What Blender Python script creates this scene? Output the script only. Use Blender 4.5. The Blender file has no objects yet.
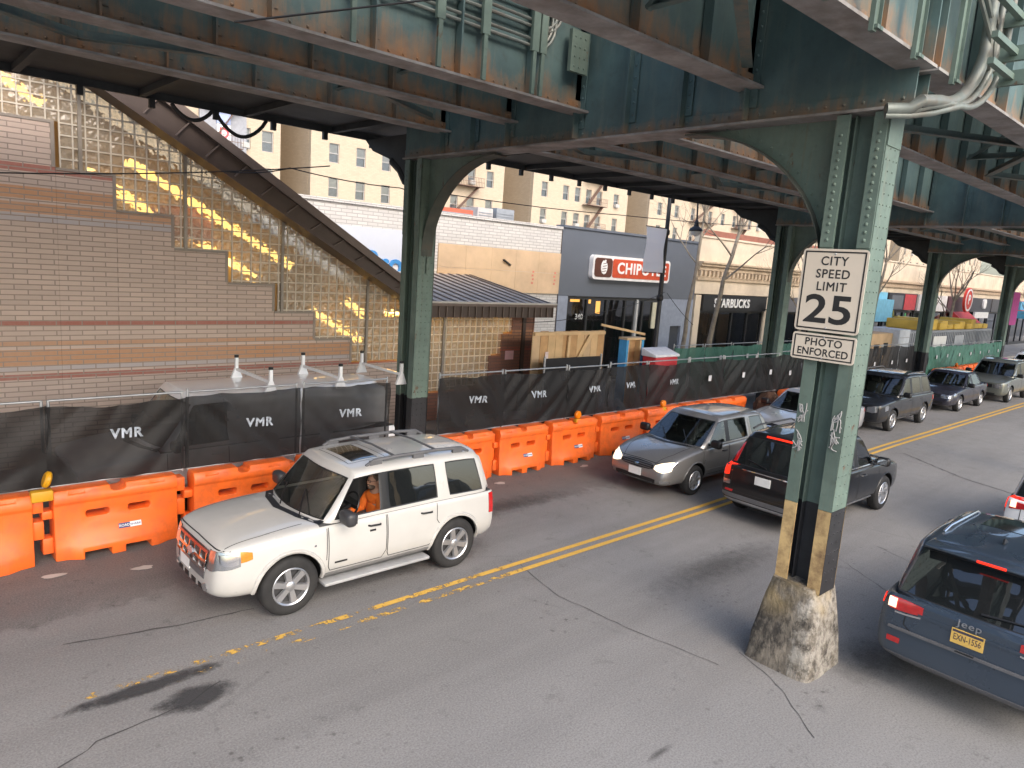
import bpy, bmesh, math, random
from mathutils import Vector, Matrix
from mathutils.bvhtree import BVHTree
R = math.radians
random.seed(7)
S = bpy.context.scene
COL = S.collection

# ------------------------------------------------------------------ camera
cam = bpy.data.cameras.new("street_camera")
cam.sensor_width = 36.0
cam.lens = 718.65 / 1024 * 36.0
cam.clip_start = 0.05
cam.clip_end = 2000
camo = bpy.data.objects.new("street_camera", cam)
COL.objects.link(camo)
_yaw, _pit, _rol = R(42.8656), R(9.4724), R(3.9814)
_fw = Vector((math.sin(_yaw)*math.cos(_pit), math.cos(_yaw)*math.cos(_pit), -math.sin(_pit)))
_r = Vector((math.cos(_yaw), -math.sin(_yaw), 0)); _u = _r.cross(_fw)
_r2 = _r*math.cos(_rol) + _u*math.sin(_rol); _u2 = -_r*math.sin(_rol) + _u*math.cos(_rol)
camo.matrix_world = Matrix(((_r2.x, _u2.x, -_fw.x, 0), (_r2.y, _u2.y, -_fw.y, 0), (_r2.z, _u2.z, -_fw.z, 4.5), (0, 0, 0, 1)))
S.camera = camo

# ------------------------------------------------------------------ light
SUN_EL, SUN_AZ = 38.0, 190.0          # azimuth clockwise from +Y
w = bpy.data.worlds.new("World"); S.world = w; w.use_nodes = True
nt = w.node_tree
bg = nt.nodes["Background"]
sky = nt.nodes.new("ShaderNodeTexSky"); sky.sky_type = 'NISHITA'; sky.sun_disc = False
sky.sun_elevation = R(SUN_EL); sky.sun_rotation = R(SUN_AZ)
sky.air_density = 1.0; sky.dust_density = 3.0; sky.ozone_density = 0.9
nt.links.new(sky.outputs[0], bg.inputs[0]); bg.inputs[1].default_value = 0.15
sl = bpy.data.lights.new("sun", 'SUN'); sl.energy = .7; sl.angle = R(65); sl.color = (1, .98, .95)
so = bpy.data.objects.new("sun", sl); COL.objects.link(so)
_d = Vector((math.sin(R(SUN_AZ))*math.cos(R(SUN_EL)), math.cos(R(SUN_AZ))*math.cos(R(SUN_EL)), math.sin(R(SUN_EL))))
so.rotation_euler = _d.to_track_quat('Z', 'Y').to_euler(); so.location = (0, 0, 60)
S.view_settings.view_transform = 'Standard'; S.view_settings.look = 'None'
S.view_settings.exposure = 1.36; S.view_settings.gamma = 1.0
S.render.engine = 'CYCLES'
S.cycles.max_bounces = 8; S.cycles.transparent_max_bounces = 16

# ------------------------------------------------------------------ helpers
def tag(o, label=None, cat=None, group=None, kind=None):
    if label: o["label"] = label
    if cat: o["category"] = cat
    if group: o["group"] = group
    if kind: o["kind"] = kind
    return o

def empty(name, loc=(0, 0, 0), rz=0.0, label=None, cat=None, group=None):
    o = bpy.data.objects.new(name, None); COL.objects.link(o)
    o.empty_display_size = .2
    o.location = loc; o.rotation_euler = (0, 0, rz)
    return tag(o, label, cat, group)

def kids(o): return [c for c in bpy.data.objects if c.parent == o]
def copy_tree(o, parent=None):
    ch = CH.get(o.name, [])
    c = o.copy(); COL.objects.link(c)
    if parent: c.parent = parent; CH.setdefault(parent.name, []).append(c)
    for k in list(ch): copy_tree(k, c)
    return c
CH = {}

class MB:
    def __init__(s): s.v = []; s.f = []; s.m = []
    def add(s, vs, fs, mi=0):
        b = len(s.v); s.v += [tuple(q) for q in vs]
        for f in fs: s.f.append([i+b for i in f]); s.m.append(mi)
        return s
    def box(s, x0, x1, y0, y1, z0, z1, mi=0):
        return s.add([(x0,y0,z0),(x1,y0,z0),(x1,y1,z0),(x0,y1,z0),(x0,y0,z1),(x1,y0,z1),(x1,y1,z1),(x0,y1,z1)],
                     [(0,3,2,1),(4,5,6,7),(0,1,5,4),(1,2,6,5),(2,3,7,6),(3,0,4,7)], mi)
    def bar(s, p, q, a, b, mi=0, up=(0, 0, 1)):
        """oriented box from p to q, a wide, b tall"""
        p, q = Vector(p), Vector(q); d = (q-p).normalized(); up = Vector(up)
        if abs(d.dot(up)) > .98: up = Vector((1, 0, 0))
        x = d.cross(up).normalized()*a/2; y = x.cross(d).normalized()*b/2
        vs = [p-x-y, p+x-y, p+x+y, p-x+y, q-x-y, q+x-y, q+x+y, q-x+y]
        return s.add(vs, [(0,1,2,3),(7,6,5,4),(1,0,4,5),(2,1,5,6),(3,2,6,7),(0,3,7,4)], mi)
    def prism(s, poly, ax, a0, a1, mi=0):
        """poly of 2-D points extruded along axis ax ('x': pts are (y,z); 'y': (x,z); 'z': (x,y))"""
        n = len(poly)
        def P(p, a): return {'x': (a, p[0], p[1]), 'y': (p[0], a, p[1]), 'z': (p[0], p[1], a)}[ax]
        vs = [P(p, a0) for p in poly] + [P(p, a1) for p in poly]
        fs = [list(range(n)), list(range(2*n-1, n-1, -1))] + [(i, i+n, (i+1) % n+n, (i+1) % n) for i in range(n)]
        return s.add(vs, fs, mi)
    def tube(s, pts, r, n=8, mi=0, cap=True):
        pts = [Vector(p) for p in pts]; rs = r if isinstance(r, (list, tuple)) else [r]*len(pts)
        t0 = (pts[1]-pts[0]).normalized(); ref = Vector((0, 0, 1)) if abs(t0.z) < .9 else Vector((1, 0, 0))
        x = t0.cross(ref).normalized(); vs = []
        for i, p in enumerate(pts):
            t = (pts[min(i+1, len(pts)-1)]-pts[max(i-1, 0)])
            t = t.normalized() if t.length > 1e-9 else t0
            x = (x - t*x.dot(t)); x = x.normalized() if x.length > 1e-6 else t.orthogonal().normalized()
            y = t.cross(x)
            for k in range(n):
                a = 2*math.pi*k/n; vs.append(p + x*math.cos(a)*rs[i] + y*math.sin(a)*rs[i])
        fs = []
        for i in range(len(pts)-1):
            for k in range(n): fs.append((i*n+k, i*n+(k+1) % n, (i+1)*n+(k+1) % n, (i+1)*n+k))
        if cap: fs.append(list(range(n-1, -1, -1))); fs.append([(len(pts)-1)*n+k for k in range(n)])
        return s.add(vs, fs, mi)
    def lathe(s, prof, o=(0, 0, 0), ax='z', n=24, mi=0):
        vs = []
        for r, h in prof:
            for k in range(n):
                a = 2*math.pi*k/n; c, d = r*math.cos(a), r*math.sin(a)
                p = {'z': (c, d, h), 'y': (d, h, c), 'x': (h, c, d)}[ax]
                vs.append((p[0]+o[0], p[1]+o[1], p[2]+o[2]))
        fs = []
        for i in range(len(prof)-1):
            for k in range(n): fs.append((i*n+k, i*n+(k+1) % n, (i+1)*n+(k+1) % n, (i+1)*n+k))
        return s.add(vs, fs, mi)
    def dome(s, c, nrm, r, h, n=6, mi=0):
        c = Vector(c); z = Vector(nrm); x = z.orthogonal().normalized(); y = z.cross(x)
        vs = [c + (x*math.cos(2*math.pi*k/n)+y*math.sin(2*math.pi*k/n))*r for k in range(n)]
        vs += [c + z*h*.75 + (x*math.cos(2*math.pi*k/n)+y*math.sin(2*math.pi*k/n))*r*.6 for k in range(n)] + [c+z*h]
        fs = [(k, (k+1) % n, n+(k+1) % n, n+k) for k in range(n)] + [(n+k, n+(k+1) % n, 2*n) for k in range(n)]
        return s.add(vs, fs, mi)
    def ball(s, c, r, n=10, m=7, mi=0):
        rx, ry, rz = r if isinstance(r, (tuple, list)) else (r, r, r)
        vs = [(c[0], c[1], c[2]-rz)]
        for j in range(1, m):
            t = -math.pi/2 + math.pi*j/m
            for k in range(n):
                a = 2*math.pi*k/n; vs.append((c[0]+rx*math.cos(t)*math.cos(a), c[1]+ry*math.cos(t)*math.sin(a), c[2]+rz*math.sin(t)))
        vs.append((c[0], c[1], c[2]+rz)); fs = []
        for k in range(n): fs.append((0, 1+(k+1) % n, 1+k)); fs.append((len(vs)-1, 1+(m-2)*n+k, 1+(m-2)*n+(k+1) % n))
        for j in range(m-2):
            for k in range(n): fs.append((1+j*n+k, 1+j*n+(k+1) % n, 1+(j+1)*n+(k+1) % n, 1+(j+1)*n+k))
        return s.add(vs, fs, mi)
    def build(s, name, mats, parent=None, smooth=None, loc=None, fix=True):
        me = bpy.data.meshes.new(name); me.from_pydata(s.v, [], s.f)
        if not isinstance(mats, (list, tuple)): mats = [mats]
        for q in mats: me.materials.append(q)
        me.polygons.foreach_set('material_index', [min(i, len(mats)-1) for i in s.m])
        if fix:
            bm = bmesh.new(); bm.from_mesh(me); bmesh.ops.recalc_face_normals(bm, faces=bm.faces); bm.to_mesh(me); bm.free()
        if smooth: smooth_mesh(me, smooth)
        return link(name, me, parent, loc)

def smooth_mesh(me, ang):
    me.polygons.foreach_set('use_smooth', [True]*len(me.polygons))
    bm = bmesh.new(); bm.from_mesh(me)
    for e in bm.edges:
        if len(e.link_faces) == 2: e.smooth = e.calc_face_angle(0) < R(ang)
    bm.to_mesh(me); bm.free()

def link(name, me, parent=None, loc=None):
    o = bpy.data.objects.new(name, me); COL.objects.link(o)
    if parent is not None: o.parent = parent; CH.setdefault(parent.name, []).append(o)
    if loc: o.location = loc
    return o

def apply_mods(o):
    dg = bpy.context.evaluated_depsgraph_get(); dg.update()
    me = bpy.data.meshes.new_from_object(o.evaluated_get(dg), preserve_all_data_layers=True, depsgraph=dg)
    o.modifiers.clear(); o.data = me
    return o

def bevel(o, w=.01, seg=2, ang=35):
    m = o.modifiers.new('b', 'BEVEL'); m.width = w; m.segments = seg; m.limit_method = 'ANGLE'; m.angle_limit = R(ang)
    apply_mods(o); smooth_mesh(o.data, 40); return o

def text(name, body, size, mat, parent, loc, rot, ex=.004, offs=0.0, align='CENTER', sx=1.0, spacing=1.0, shear=0, bev=0):
    """lettering standing proud of its sign; rot is a Matrix 3x3 (columns: right, up, out)"""
    cu = bpy.data.curves.new(name, 'FONT'); cu.body = body; cu.size = size; cu.extrude = ex; cu.offset = offs
    cu.align_x = align; cu.align_y = 'CENTER'; cu.space_character = spacing; cu.resolution_u = 4; cu.shear = shear; cu.bevel_depth = bev; cu.bevel_resolution = 0; cu.space_line = 1.0
    o = bpy.data.objects.new(name, cu); COL.objects.link(o)
    dg = bpy.context.evaluated_depsgraph_get(); dg.update()
    me = bpy.data.meshes.new_from_object(o.evaluated_get(dg), depsgraph=dg)
    bpy.data.objects.remove(o)
    M4 = Matrix.Translation(loc) @ rot.to_4x4() @ Matrix.Diagonal((sx, 1, 1, 1))
    me.transform(M4); me.materials.clear(); me.materials.append(mat)
    return link(name, me, parent)
def rot_of(right, up):
    r, u = Vector(right).normalized(), Vector(up).normalized(); n = r.cross(u)
    return Matrix(((r.x, u.x, n.x), (r.y, u.y, n.y), (r.z, u.z, n.z)))
FACE_Y = rot_of((1, 0, 0), (0, 0, 1))      # on a wall that faces -Y (towards the camera side)
FACE_X = rot_of((0, -1, 0), (0, 0, 1))     # on a face that looks to -X

# ------------------------------------------------------------------ materials
def newmat(name):
    m = bpy.data.materials.new(name); m.use_nodes = True
    return m, m.node_tree, m.node_tree.nodes["Principled BSDF"]
def N(t, typ, **kw):
    n = t.nodes.new(typ)
    for k, v in kw.items():
        if k.startswith('i_'):
            n.inputs[k[2:].replace('_', ' ')].default_value = v
        else: setattr(n, k, v)
    return n
def ramp(t, src, stops):
    r = t.nodes.new('ShaderNodeValToRGB'); cr = r.color_ramp
    while len(cr.elements) < len(stops): cr.elements.new(.5)
    for e, (p, c) in zip(cr.elements, stops):
        e.position = p; e.color = (c, c, c, 1) if isinstance(c, (int, float)) else (*c, 1)
    t.links.new(src, r.inputs[0]); return r.outputs[0]
def mixc(t, fac, a, b, mode='MIX'):
    m = t.nodes.new('ShaderNodeMix'); m.data_type = 'RGBA'; m.blend_type = mode
    for sock, v in ((m.inputs[0], fac), (m.inputs[6], a), (m.inputs[7], b)):
        if hasattr(v, 'is_output'): t.links.new(v, sock)
        else: sock.default_value = v if isinstance(v, (int, float)) else (*v, 1)
    return m.outputs[2]
def mth(t, op, a, b=0.0, c=None):
    m = t.nodes.new('ShaderNodeMath'); m.operation = op
    for sock, v in zip(m.inputs, (a, b, c)):
        if v is None: continue
        if hasattr(v, 'is_output'): t.links.new(v, sock)
        else: sock.default_value = v
    return m.outputs[0]
def noise(t, vec, scale, det=4, rough=.6, dim='3D'):
    n = N(t, 'ShaderNodeTexNoise'); n.inputs['Scale'].default_value = scale
    n.inputs['Detail'].default_value = det; n.inputs['Roughness'].default_value = rough
    t.links.new(vec, n.inputs['Vector']); return n.outputs['Fac']
def objco(t): return N(t, 'ShaderNodeTexCoord').outputs['Object']
def mapping(t, vec, sc=(1, 1, 1), lo=(0, 0, 0), ro=(0, 0, 0)):
    m = N(t, 'ShaderNodeMapping'); m.inputs['Scale'].default_value = sc; m.inputs['Location'].default_value = lo; m.inputs['Rotation'].default_value = ro
    t.links.new(vec, m.inputs['Vector']); return m.outputs[0]
def bump(t, b, h, st=.3, dist=.02):
    n = N(t, 'ShaderNodeBump'); n.inputs['Strength'].default_value = st; n.inputs['Distance'].default_value = dist
    t.links.new(h, n.inputs['Height']); t.links.new(n.outputs[0], b.inputs['Normal'])

def M(name, col, rough=.6, metal=0.0, var=.12, scale=4.0, bmp=0.0, coat=0.0, emis=0.0, dirt=None, dscale=3.0, damt=.5):
    m, t, b = newmat(name)
    b.inputs['Roughness'].default_value = rough; b.inputs['Metallic'].default_value = metal
    b.inputs['Coat Weight'].default_value = coat; b.inputs['Coat Roughness'].default_value = .05
    co = objco(t); n = noise(t, co, scale)
    lo = tuple(max(0, c*(1-var)) for c in col); hi = tuple(min(1, c*(1+var)) for c in col)
    out = mixc(t, ramp(t, n, [(.3, 0), (.7, 1)]), lo, hi)
    if dirt:
        n2 = noise(t, co, dscale, 6, .7)
        out = mixc(t, mth(t, 'MULTIPLY', ramp(t, n2, [(.45, 0), (.7, 1)]), damt), out, dirt)
    t.links.new(out, b.inputs['Base Color'])
    if bmp: bump(t, b, noise(t, co, scale*8, 5), bmp, .01)
    if emis:
        b.inputs['Emission Color'].default_value = (*col, 1); b.inputs['Emission Strength'].default_value = emis
    return m
def paint(name, col, metal=.3, rough=.32, dust=1.0):
    m, t, b = newmat(name)
    co = objco(t); n = noise(t, co, 1.6, 5); n2 = noise(t, co, 900, 1)
    c = mixc(t, ramp(t, n, [(.35, 0), (.75, .16*dust)]), col, (.16, .15, .14))
    if metal: c = mixc(t, ramp(t, n2, [(.4, 0), (.7, .12*min(1, dust))]), c, (.7, .7, .7))
    # road film low on the body
    z = N(t, 'ShaderNodeSeparateXYZ'); t.links.new(co, z.inputs[0])
    low = mth(t, 'MULTIPLY', ramp(t, z.outputs[2], [(.2, 1), (.6, 0)]), ramp(t, n, [(.3, .15*dust), (.7, .5*dust)]))
    c = mixc(t, low, c, (.2, .18, .16))
    t.links.new(c, b.inputs['Base Color'])
    b.inputs['Metallic'].default_value = metal; b.inputs['Specular IOR Level'].default_value = .5*min(1, .3+dust); b.inputs['Coat Weight'].default_value = 1.0; b.inputs['Coat Roughness'].default_value = .03
    t.links.new(ramp(t, n, [(.3, rough-.04), (.8, rough+.15)]), b.inputs['Roughness'])
    return m
def glass_mat(name, tint=(.55, .62, .58), clear=.7):
    """thin car or shop glass: mirror by angle over a tinted see-through pane"""
    m = bpy.data.materials.new(name); m.use_nodes = True; t = m.node_tree; t.nodes.clear()
    o = N(t, 'ShaderNodeOutputMaterial'); tr = N(t, 'ShaderNodeBsdfTransparent'); gl = N(t, 'ShaderNodeBsdfGlossy'); dk = N(t, 'ShaderNodeBsdfPrincipled')
    tr.inputs[0].default_value = (*tint, 1); gl.inputs['Roughness'].default_value = .015; gl.inputs[0].default_value = (.95, .97, 1, 1)
    dk.inputs['Base Color'].default_value = (.012, .014, .015, 1); dk.inputs['Roughness'].default_value = .1; dk.inputs['Specular IOR Level'].default_value = .2
    m1 = N(t, 'ShaderNodeMixShader'); m1.inputs[0].default_value = clear; t.links.new(dk.outputs[0], m1.inputs[1]); t.links.new(tr.outputs[0], m1.inputs[2])
    fr = N(t, 'ShaderNodeFresnel'); fr.inputs[0].default_value = 1.8
    m2 = N(t, 'ShaderNodeMixShader'); t.links.new(fr.outputs[0], m2.inputs[0]); t.links.new(m1.outputs[0], m2.inputs[1]); t.links.new(gl.outputs[0], m2.inputs[2])
    nb = N(t, 'ShaderNodeBump'); nb.inputs['Strength'].default_value = .08; nb.inputs['Distance'].default_value = .02
    t.links.new(noise(t, objco(t), 2.2, 2), nb.inputs['Height']); t.links.new(nb.outputs[0], gl.inputs['Normal'])
    t.links.new(m2.outputs[0], o.inputs[0]); return m
_WORLD = {}
def wempty(name, loc, label=None, cat=None, group=None):
    """Empty standing at the thing's base whose parts are modelled in street coordinates"""
    o = empty(name, loc, 0, label, cat, group); _WORLD[o.name] = Vector(loc); return o
_link0 = link
def link(name, me, parent=None, loc=None):
    o = _link0(name, me, parent, loc)
    if parent is not None and parent.name in _WORLD:
        o.matrix_parent_inverse = Matrix.Translation(-_WORLD[parent.name])
    return o

# ------------------------------------------------------------------ steel paint
def steel_mat(name, zb, zt, rust_amt, base=(.076, .126, .123), dark=.75, chips=0.0):
    m, t, b = newmat(name); co = objco(t)
    z = N(t, 'ShaderNodeSeparateXYZ'); t.links.new(co, z.inputs[0])
    n1 = noise(t, co, 1.3, 5, .65); n2 = noise(t, co, 7, 6, .7); n3 = noise(t, mapping(t, co, (3, 3, .35)), 2.2, 5, .7)
    c = mixc(t, ramp(t, n1, [(.3, 0), (.7, 1)]), tuple(x*dark for x in base), tuple(x*1.2 for x in base))
    c = mixc(t, ramp(t, n3, [(.5, 0), (.8, .35)]), c, (.20, .22, .17))
    # run-down streaks and grime
    c = mixc(t, ramp(t, n2, [(.55, 0), (.8, .5)]), c, (.05, .055, .045))
    h = mth(t, 'DIVIDE', mth(t, 'SUBTRACT', z.outputs[2], zb), zt-zb)          # 0 at the bottom angle, 1 at zt
    g = mth(t, 'ADD', mth(t, 'SUBTRACT', 1.0, h), mth(t, 'MULTIPLY', mth(t, 'SUBTRACT', n3, .5), 1.1))
    g = mth(t, 'ADD', g, mth(t, 'MULTIPLY', mth(t, 'SUBTRACT', n1, .5), 1.1))
    rm = ramp(t, mth(t, 'SUBTRACT', g, .09), [(.38, 0), (.95, rust_amt)])
    rc = mixc(t, n2, (.20, .075, .025), (.34, .19, .085))
    c = mixc(t, rm, c, rc)
    if chips:
        pt = noise(t, mapping(t, co, (1, 1, .6)), 1.1, 2, .4); c = mixc(t, ramp(t, pt, [(.54, 0), (.56, .35)]), c, tuple(x*.62 for x in base))
        ch = noise(t, mapping(t, co, (1, 1, .55)), 4.5, 7, .72); c = mixc(t, ramp(t, ch, [(.63, 0), (.67, chips)]), c, (.10, .055, .03))
        st_ = noise(t, mapping(t, co, (6, 6, .25)), 2.5, 4, .6); c = mixc(t, ramp(t, st_, [(.58, 0), (.8, .45)]), c, (.12, .10, .06))
    t.links.new(c, b.inputs['Base Color']); b.inputs['Roughness'].default_value = .62
    bump(t, b, n2, .25, .01); return m
STEEL = steel_mat('steel_girder_paint', 6.70, 7.45, .95)
STEEL2 = steel_mat('steel_column_paint', -3, -2, .0, (.118, .168, .138), chips=.9)
STEELX = steel_mat('steel_cross_girder_paint', 6.3, 6.75, .75, (.074, .128, .128))
FLANGE = M('flange_grime', (.26, .25, .235), .8, 0, .3, 2.5, .3, dirt=(.11, .085, .065), dscale=2, damt=.6)
RUSTY = M('rusty_strip', (.085, .062, .05), .8, 0, .4, 5, .3)
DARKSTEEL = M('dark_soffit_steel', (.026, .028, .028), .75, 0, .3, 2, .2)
GALV = M('galvanised_tube', (.42, .43, .44), .45, .7, .1, 8)
CONDUIT = M('conduit_pipe', (.17, .19, .17), .5, .3, .2, 5, dirt=(.2, .12, .08), damt=.4)
CABLE = M('black_cable', (.02, .02, .02), .6)
TIE = M('timber_tie', (.07, .055, .045), .9, 0, .3, 6)
BLACK = M('black_paint', (.02, .02, .022), .6, 0, .3, 5, .1)
WHITE = M('white_paint', (.78, .78, .76), .5, 0, .04)
WOOD = M('raw_plywood', (.56, .39, .23), .7, 0, .18, 1.5, .1, dirt=(.62, .45, .26), dscale=1.2)
WOODD = M('raw_timber', (.50, .30, .14), .75, 0, .2, 3, .1)

# ------------------------------------------------------------------ ground and street
def asphalt():
    m, t, b = newmat('asphalt'); co = objco(t)
    n0 = noise(t, co, .22, 3, .55); n1 = noise(t, mapping(t, co, (.055, 1.0, 1)), 1.1, 5, .6)
    n2 = noise(t, co, 2.2, 6, .7); n3 = noise(t, co, 48, 4, .75)
    c = mixc(t, ramp(t, n0, [(.3, 0), (.7, 1)]), (.178, .171, .165), (.238, .229, .220))
    c = mixc(t, ramp(t, n1, [(.45, 0), (.75, .38)]), c, (.085, .08, .078))         # wheel tracks and oil along the lanes
    sy = N(t, 'ShaderNodeSeparateXYZ'); t.links.new(co, sy.inputs[0])
    # worn pale concrete-like apron on the near side
    ap = ramp(t, mth(t, 'ADD', sy.outputs[1], mth(t, 'MULTIPLY', n2, 1.5)), [(.45, 0), (.62, 1)])
    near = mth(t, 'ADD', mth(t, 'MULTIPLY', sy.outputs[1], .1), mth(t, 'MULTIPLY', n0, .15))
    c = mixc(t, ramp(t, near, [(.30, .55), (.52, 0)]), c, (.235, .228, .215))
    # dark gutter lane beside the barriers
    c = mixc(t, ramp(t, mth(t, 'ADD', mth(t, 'MULTIPLY', sy.outputs[1], .1), mth(t, 'MULTIPLY', n2, .12)), [(.98, 0), (1.14, .55)]), c, (.08, .074, .07))
    c = mixc(t, ramp(t, n2, [(.6, 0), (.78, .55)]), c, (.045, .043, .041))
    c = mixc(t, ramp(t, n3, [(.5, 0), (.72, .5)]), c, (.34, .335, .33)); c = mixc(t, ramp(t, n3, [(.3, .55), (.5, 0)]), c, (.06, .06, .06))
    # grit and tar spots in drifts
    vs_ = N(t, 'ShaderNodeTexVoronoi'); vs_.inputs['Scale'].default_value = 7; t.links.new(mapping(t, co, (1, 1, 0)), vs_.inputs['Vector'])
    gsp = mth(t, 'MULTIPLY', ramp(t, vs_.outputs['Distance'], [(.10, 1), (.22, 0)]), ramp(t, noise(t, co, .55, 4, .7), [(.48, 0), (.68, .75)]))
    c = mixc(t, gsp, c, (.055, .05, .047))
    c = mixc(t, ramp(t, noise(t, mapping(t, co, (.25, 1, 1)), .6, 4, .6), [(.5, 0), (.75, .28)]), c, (.10, .09, .08))
    # hairline cracking
    v = N(t, 'ShaderNodeTexVoronoi', feature='DISTANCE_TO_EDGE'); v.inputs['Scale'].default_value = .42
    wv = mixc(t, .12, co, noise(t, co, 1.6, 5)); t.links.new(wv, v.inputs['Vector'])
    cr = mth(t, 'MULTIPLY', ramp(t, v.outputs['Distance'], [(.0, 1), (.007, 0)]), ramp(t, noise(t, co, .5, 3), [(.5, 0), (.7, .35)]))
    c = mixc(t, cr, c, (.045, .043, .042))
    t.links.new(c, b.inputs['Base Color'])
    t.links.new(ramp(t, n2, [(.3, .62), (.75, .9)]), b.inputs['Roughness'])
    hh = mth(t, 'ADD', n3, mth(t, 'MULTIPLY', n2, .6)); bump(t, b, hh, .35, .008)
    return m
ASPH = asphalt()
SIDEW = M('pavement_concrete', (.34, .32, .30), .85, 0, .15, 1.2, .2, dirt=(.16, .15, .14), dscale=2)
GROUNDM = M('city_ground', (.20, .19, .18), .9, 0, .15, .2)
mb = MB(); mb.add([(-400, -400, -.02), (900, -400, -.02), (900, 900, -.02), (-400, 900, -.02)], [(0, 1, 2, 3)])
tag(mb.build('ground', GROUNDM), kind='structure')
mb = MB(); mb.add([(-40, -2.4, 0), (420, -2.4, 0), (420, 14.6, 0), (-40, 14.6, 0)], [(0, 1, 2, 3)])
tag(mb.build('road', ASPH), kind='structure')
mb = MB(); mb.box(-40, 420, 14.6, 19.2, -.01, .14)
tag(mb.build('far_pavement', SIDEW), kind='structure')
mb = MB(); mb.box(-40, 420, -6.5, -2.4, -.01, .14)
tag(mb.build('near_pavement', SIDEW), kind='structure')

# transverse joints and cracks in the surface, old patch
def crackline(name, pts, wdt, mat, z=.004):
    mb = MB(); P = [Vector((x, y, z)) for x, y in pts]; rnd = random.Random(len(pts)*7+int(pts[0][0]*10)); Q = []
    for a, b in zip(P, P[1:]):
        n = max(2, int((b-a).length/.12))
        for i in range(n): Q.append(a.lerp(b, i/n) + Vector((rnd.uniform(-.018, .018), rnd.uniform(-.018, .018), 0)))
    Q.append(P[-1]); vs = []
    for i, q in enumerate(Q):
        d = (Q[min(i+1, len(Q)-1)]-Q[max(0, i-1)]).normalized(); n = Vector((-d.y, d.x, 0))*wdt*rnd.uniform(.25, .8)
        vs += [q+n, q-n]
    mb.add(vs, [(2*i, 2*i+1, 2*i+3, 2*i+2) for i in range(len(Q)-1)])
    return tag(mb.build(name, mat), kind='structure')
SEAL = M('crack_filler', (.06, .058, .057), .8, 0, .3, 6)
SEALD = M('joint_filler', (.03, .029, .029), .8, 0, .3, 6)
crackline('road_joint', [(21.6, 6.9), (20.2, 5.0), (19.6, 3.3), (19.5, 1.0)], .03, SEALD)
crackline('road_joint', [(7.3, 7.5), (7.0, 6.3), (7.1, 5.2), (7.3, 3.95)], .010, SEAL)
crackline('road_joint', [(7.78, 3.95), (7.5, 3.3), (6.9, 2.6)], .009, SEAL)
crackline('road_joint', [(12.2, 4.9), (11.3, 3.5), (10.9, 2.2)], .009, SEAL)
crackline('road_joint', [(13.2, 4.4), (12.4, 2.6)], .01, SEAL)
crackline('road_seam', [(.2, 6.0), (1.4, 6.65), (2.2, 6.75), (2.6, 6.95)], .013, SEAL)
crackline('road_seam', [(1.5, 8.6), (2.6, 8.35), (3.5, 8.25)], .02, SEAL)

# repaired patch with broken edges under the worn centre line
def blot(name, cx, cy, rx, ry, mat, z, seed, n=40, rough=.25):
    rnd = random.Random(seed); ph = [rnd.uniform(0, 6.28) for _ in range(6)]
    vs = [(cx, cy, z)]
    for k in range(n):
        a = 2*math.pi*k/n; f = 1+rough*(.5*math.sin(2*a+ph[0])+.4*math.sin(3*a+ph[1])+.3*math.sin(5*a+ph[2])+.25*math.sin(9*a+ph[3])+.2*rnd.uniform(-1, 1))
        vs.append((cx+rx*f*math.cos(a), cy+ry*f*math.sin(a), z))
    mb = MB().add(vs, [(0, 1+k, 1+(k+1) % n) for k in range(n)])
    return tag(mb.build(name, mat), kind='structure')
def softmat(name, col, edge, scale, amt=.72):
    """surface stain with ragged fading rim"""
    m, t, b = newmat(name); b.inputs['Base Color'].default_value = (*col, 1); b.inputs['Roughness'].default_value = .8
    g = N(t, 'ShaderNodeTexCoord').outputs['Generated']; mp = mapping(t, g, (2, 2, 0), (-1, -1, 0))
    l = N(t, 'ShaderNodeVectorMath', operation='LENGTH'); t.links.new(mp, l.inputs[0])
    n = noise(t, objco(t), scale, 6, .75)
    d = mth(t, 'ADD', mth(t, 'SUBTRACT', 1.0, l.outputs['Value']), mth(t, 'MULTIPLY', mth(t, 'SUBTRACT', n, .5), 1.1))
    t.links.new(ramp(t, d, [(.18, 0), (.18+edge, amt)]), b.inputs['Alpha']); return m
PATCH = softmat('fresh_asphalt_patch', (.042, .041, .042), .4, 4.5, .8); STAIN = softmat('oil_stain', (.05, .047, .045), .7, 7, .42)
blot('asphalt_patch', 2.0, 7.26, 1.0, .17, PATCH, .004, 3, 60, .1)
blot('asphalt_patch', 2.35, 6.80, .5, .26, PATCH, .0045, 5, 50, .15)
for i, (x, y, a, b_) in enumerate([(5.45, 3.42, .28, .05), (5.15, 3.2, .2, .05), (8.9, 2.9, .9, .5), (10.0, 5.6, 2.2, .5), (6.3, 8.4, 1.6, .5), (9, 9.5, 1.8, .5)]):
    blot('oil_stain', x, y, a, b_, STAIN, .004+.0003*i, 20+i, 30, .25)
for i, (x, y) in enumerate([(2.75, 10.2), (1.75, 10.55), (9.7, 10.6), (12.3, 10.6)]):
    blot('paper_litter', x, y, .13, .07, M('pale_litter', (.45, .42, .38), .9), .008, 40+i, 14, .3)

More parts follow.
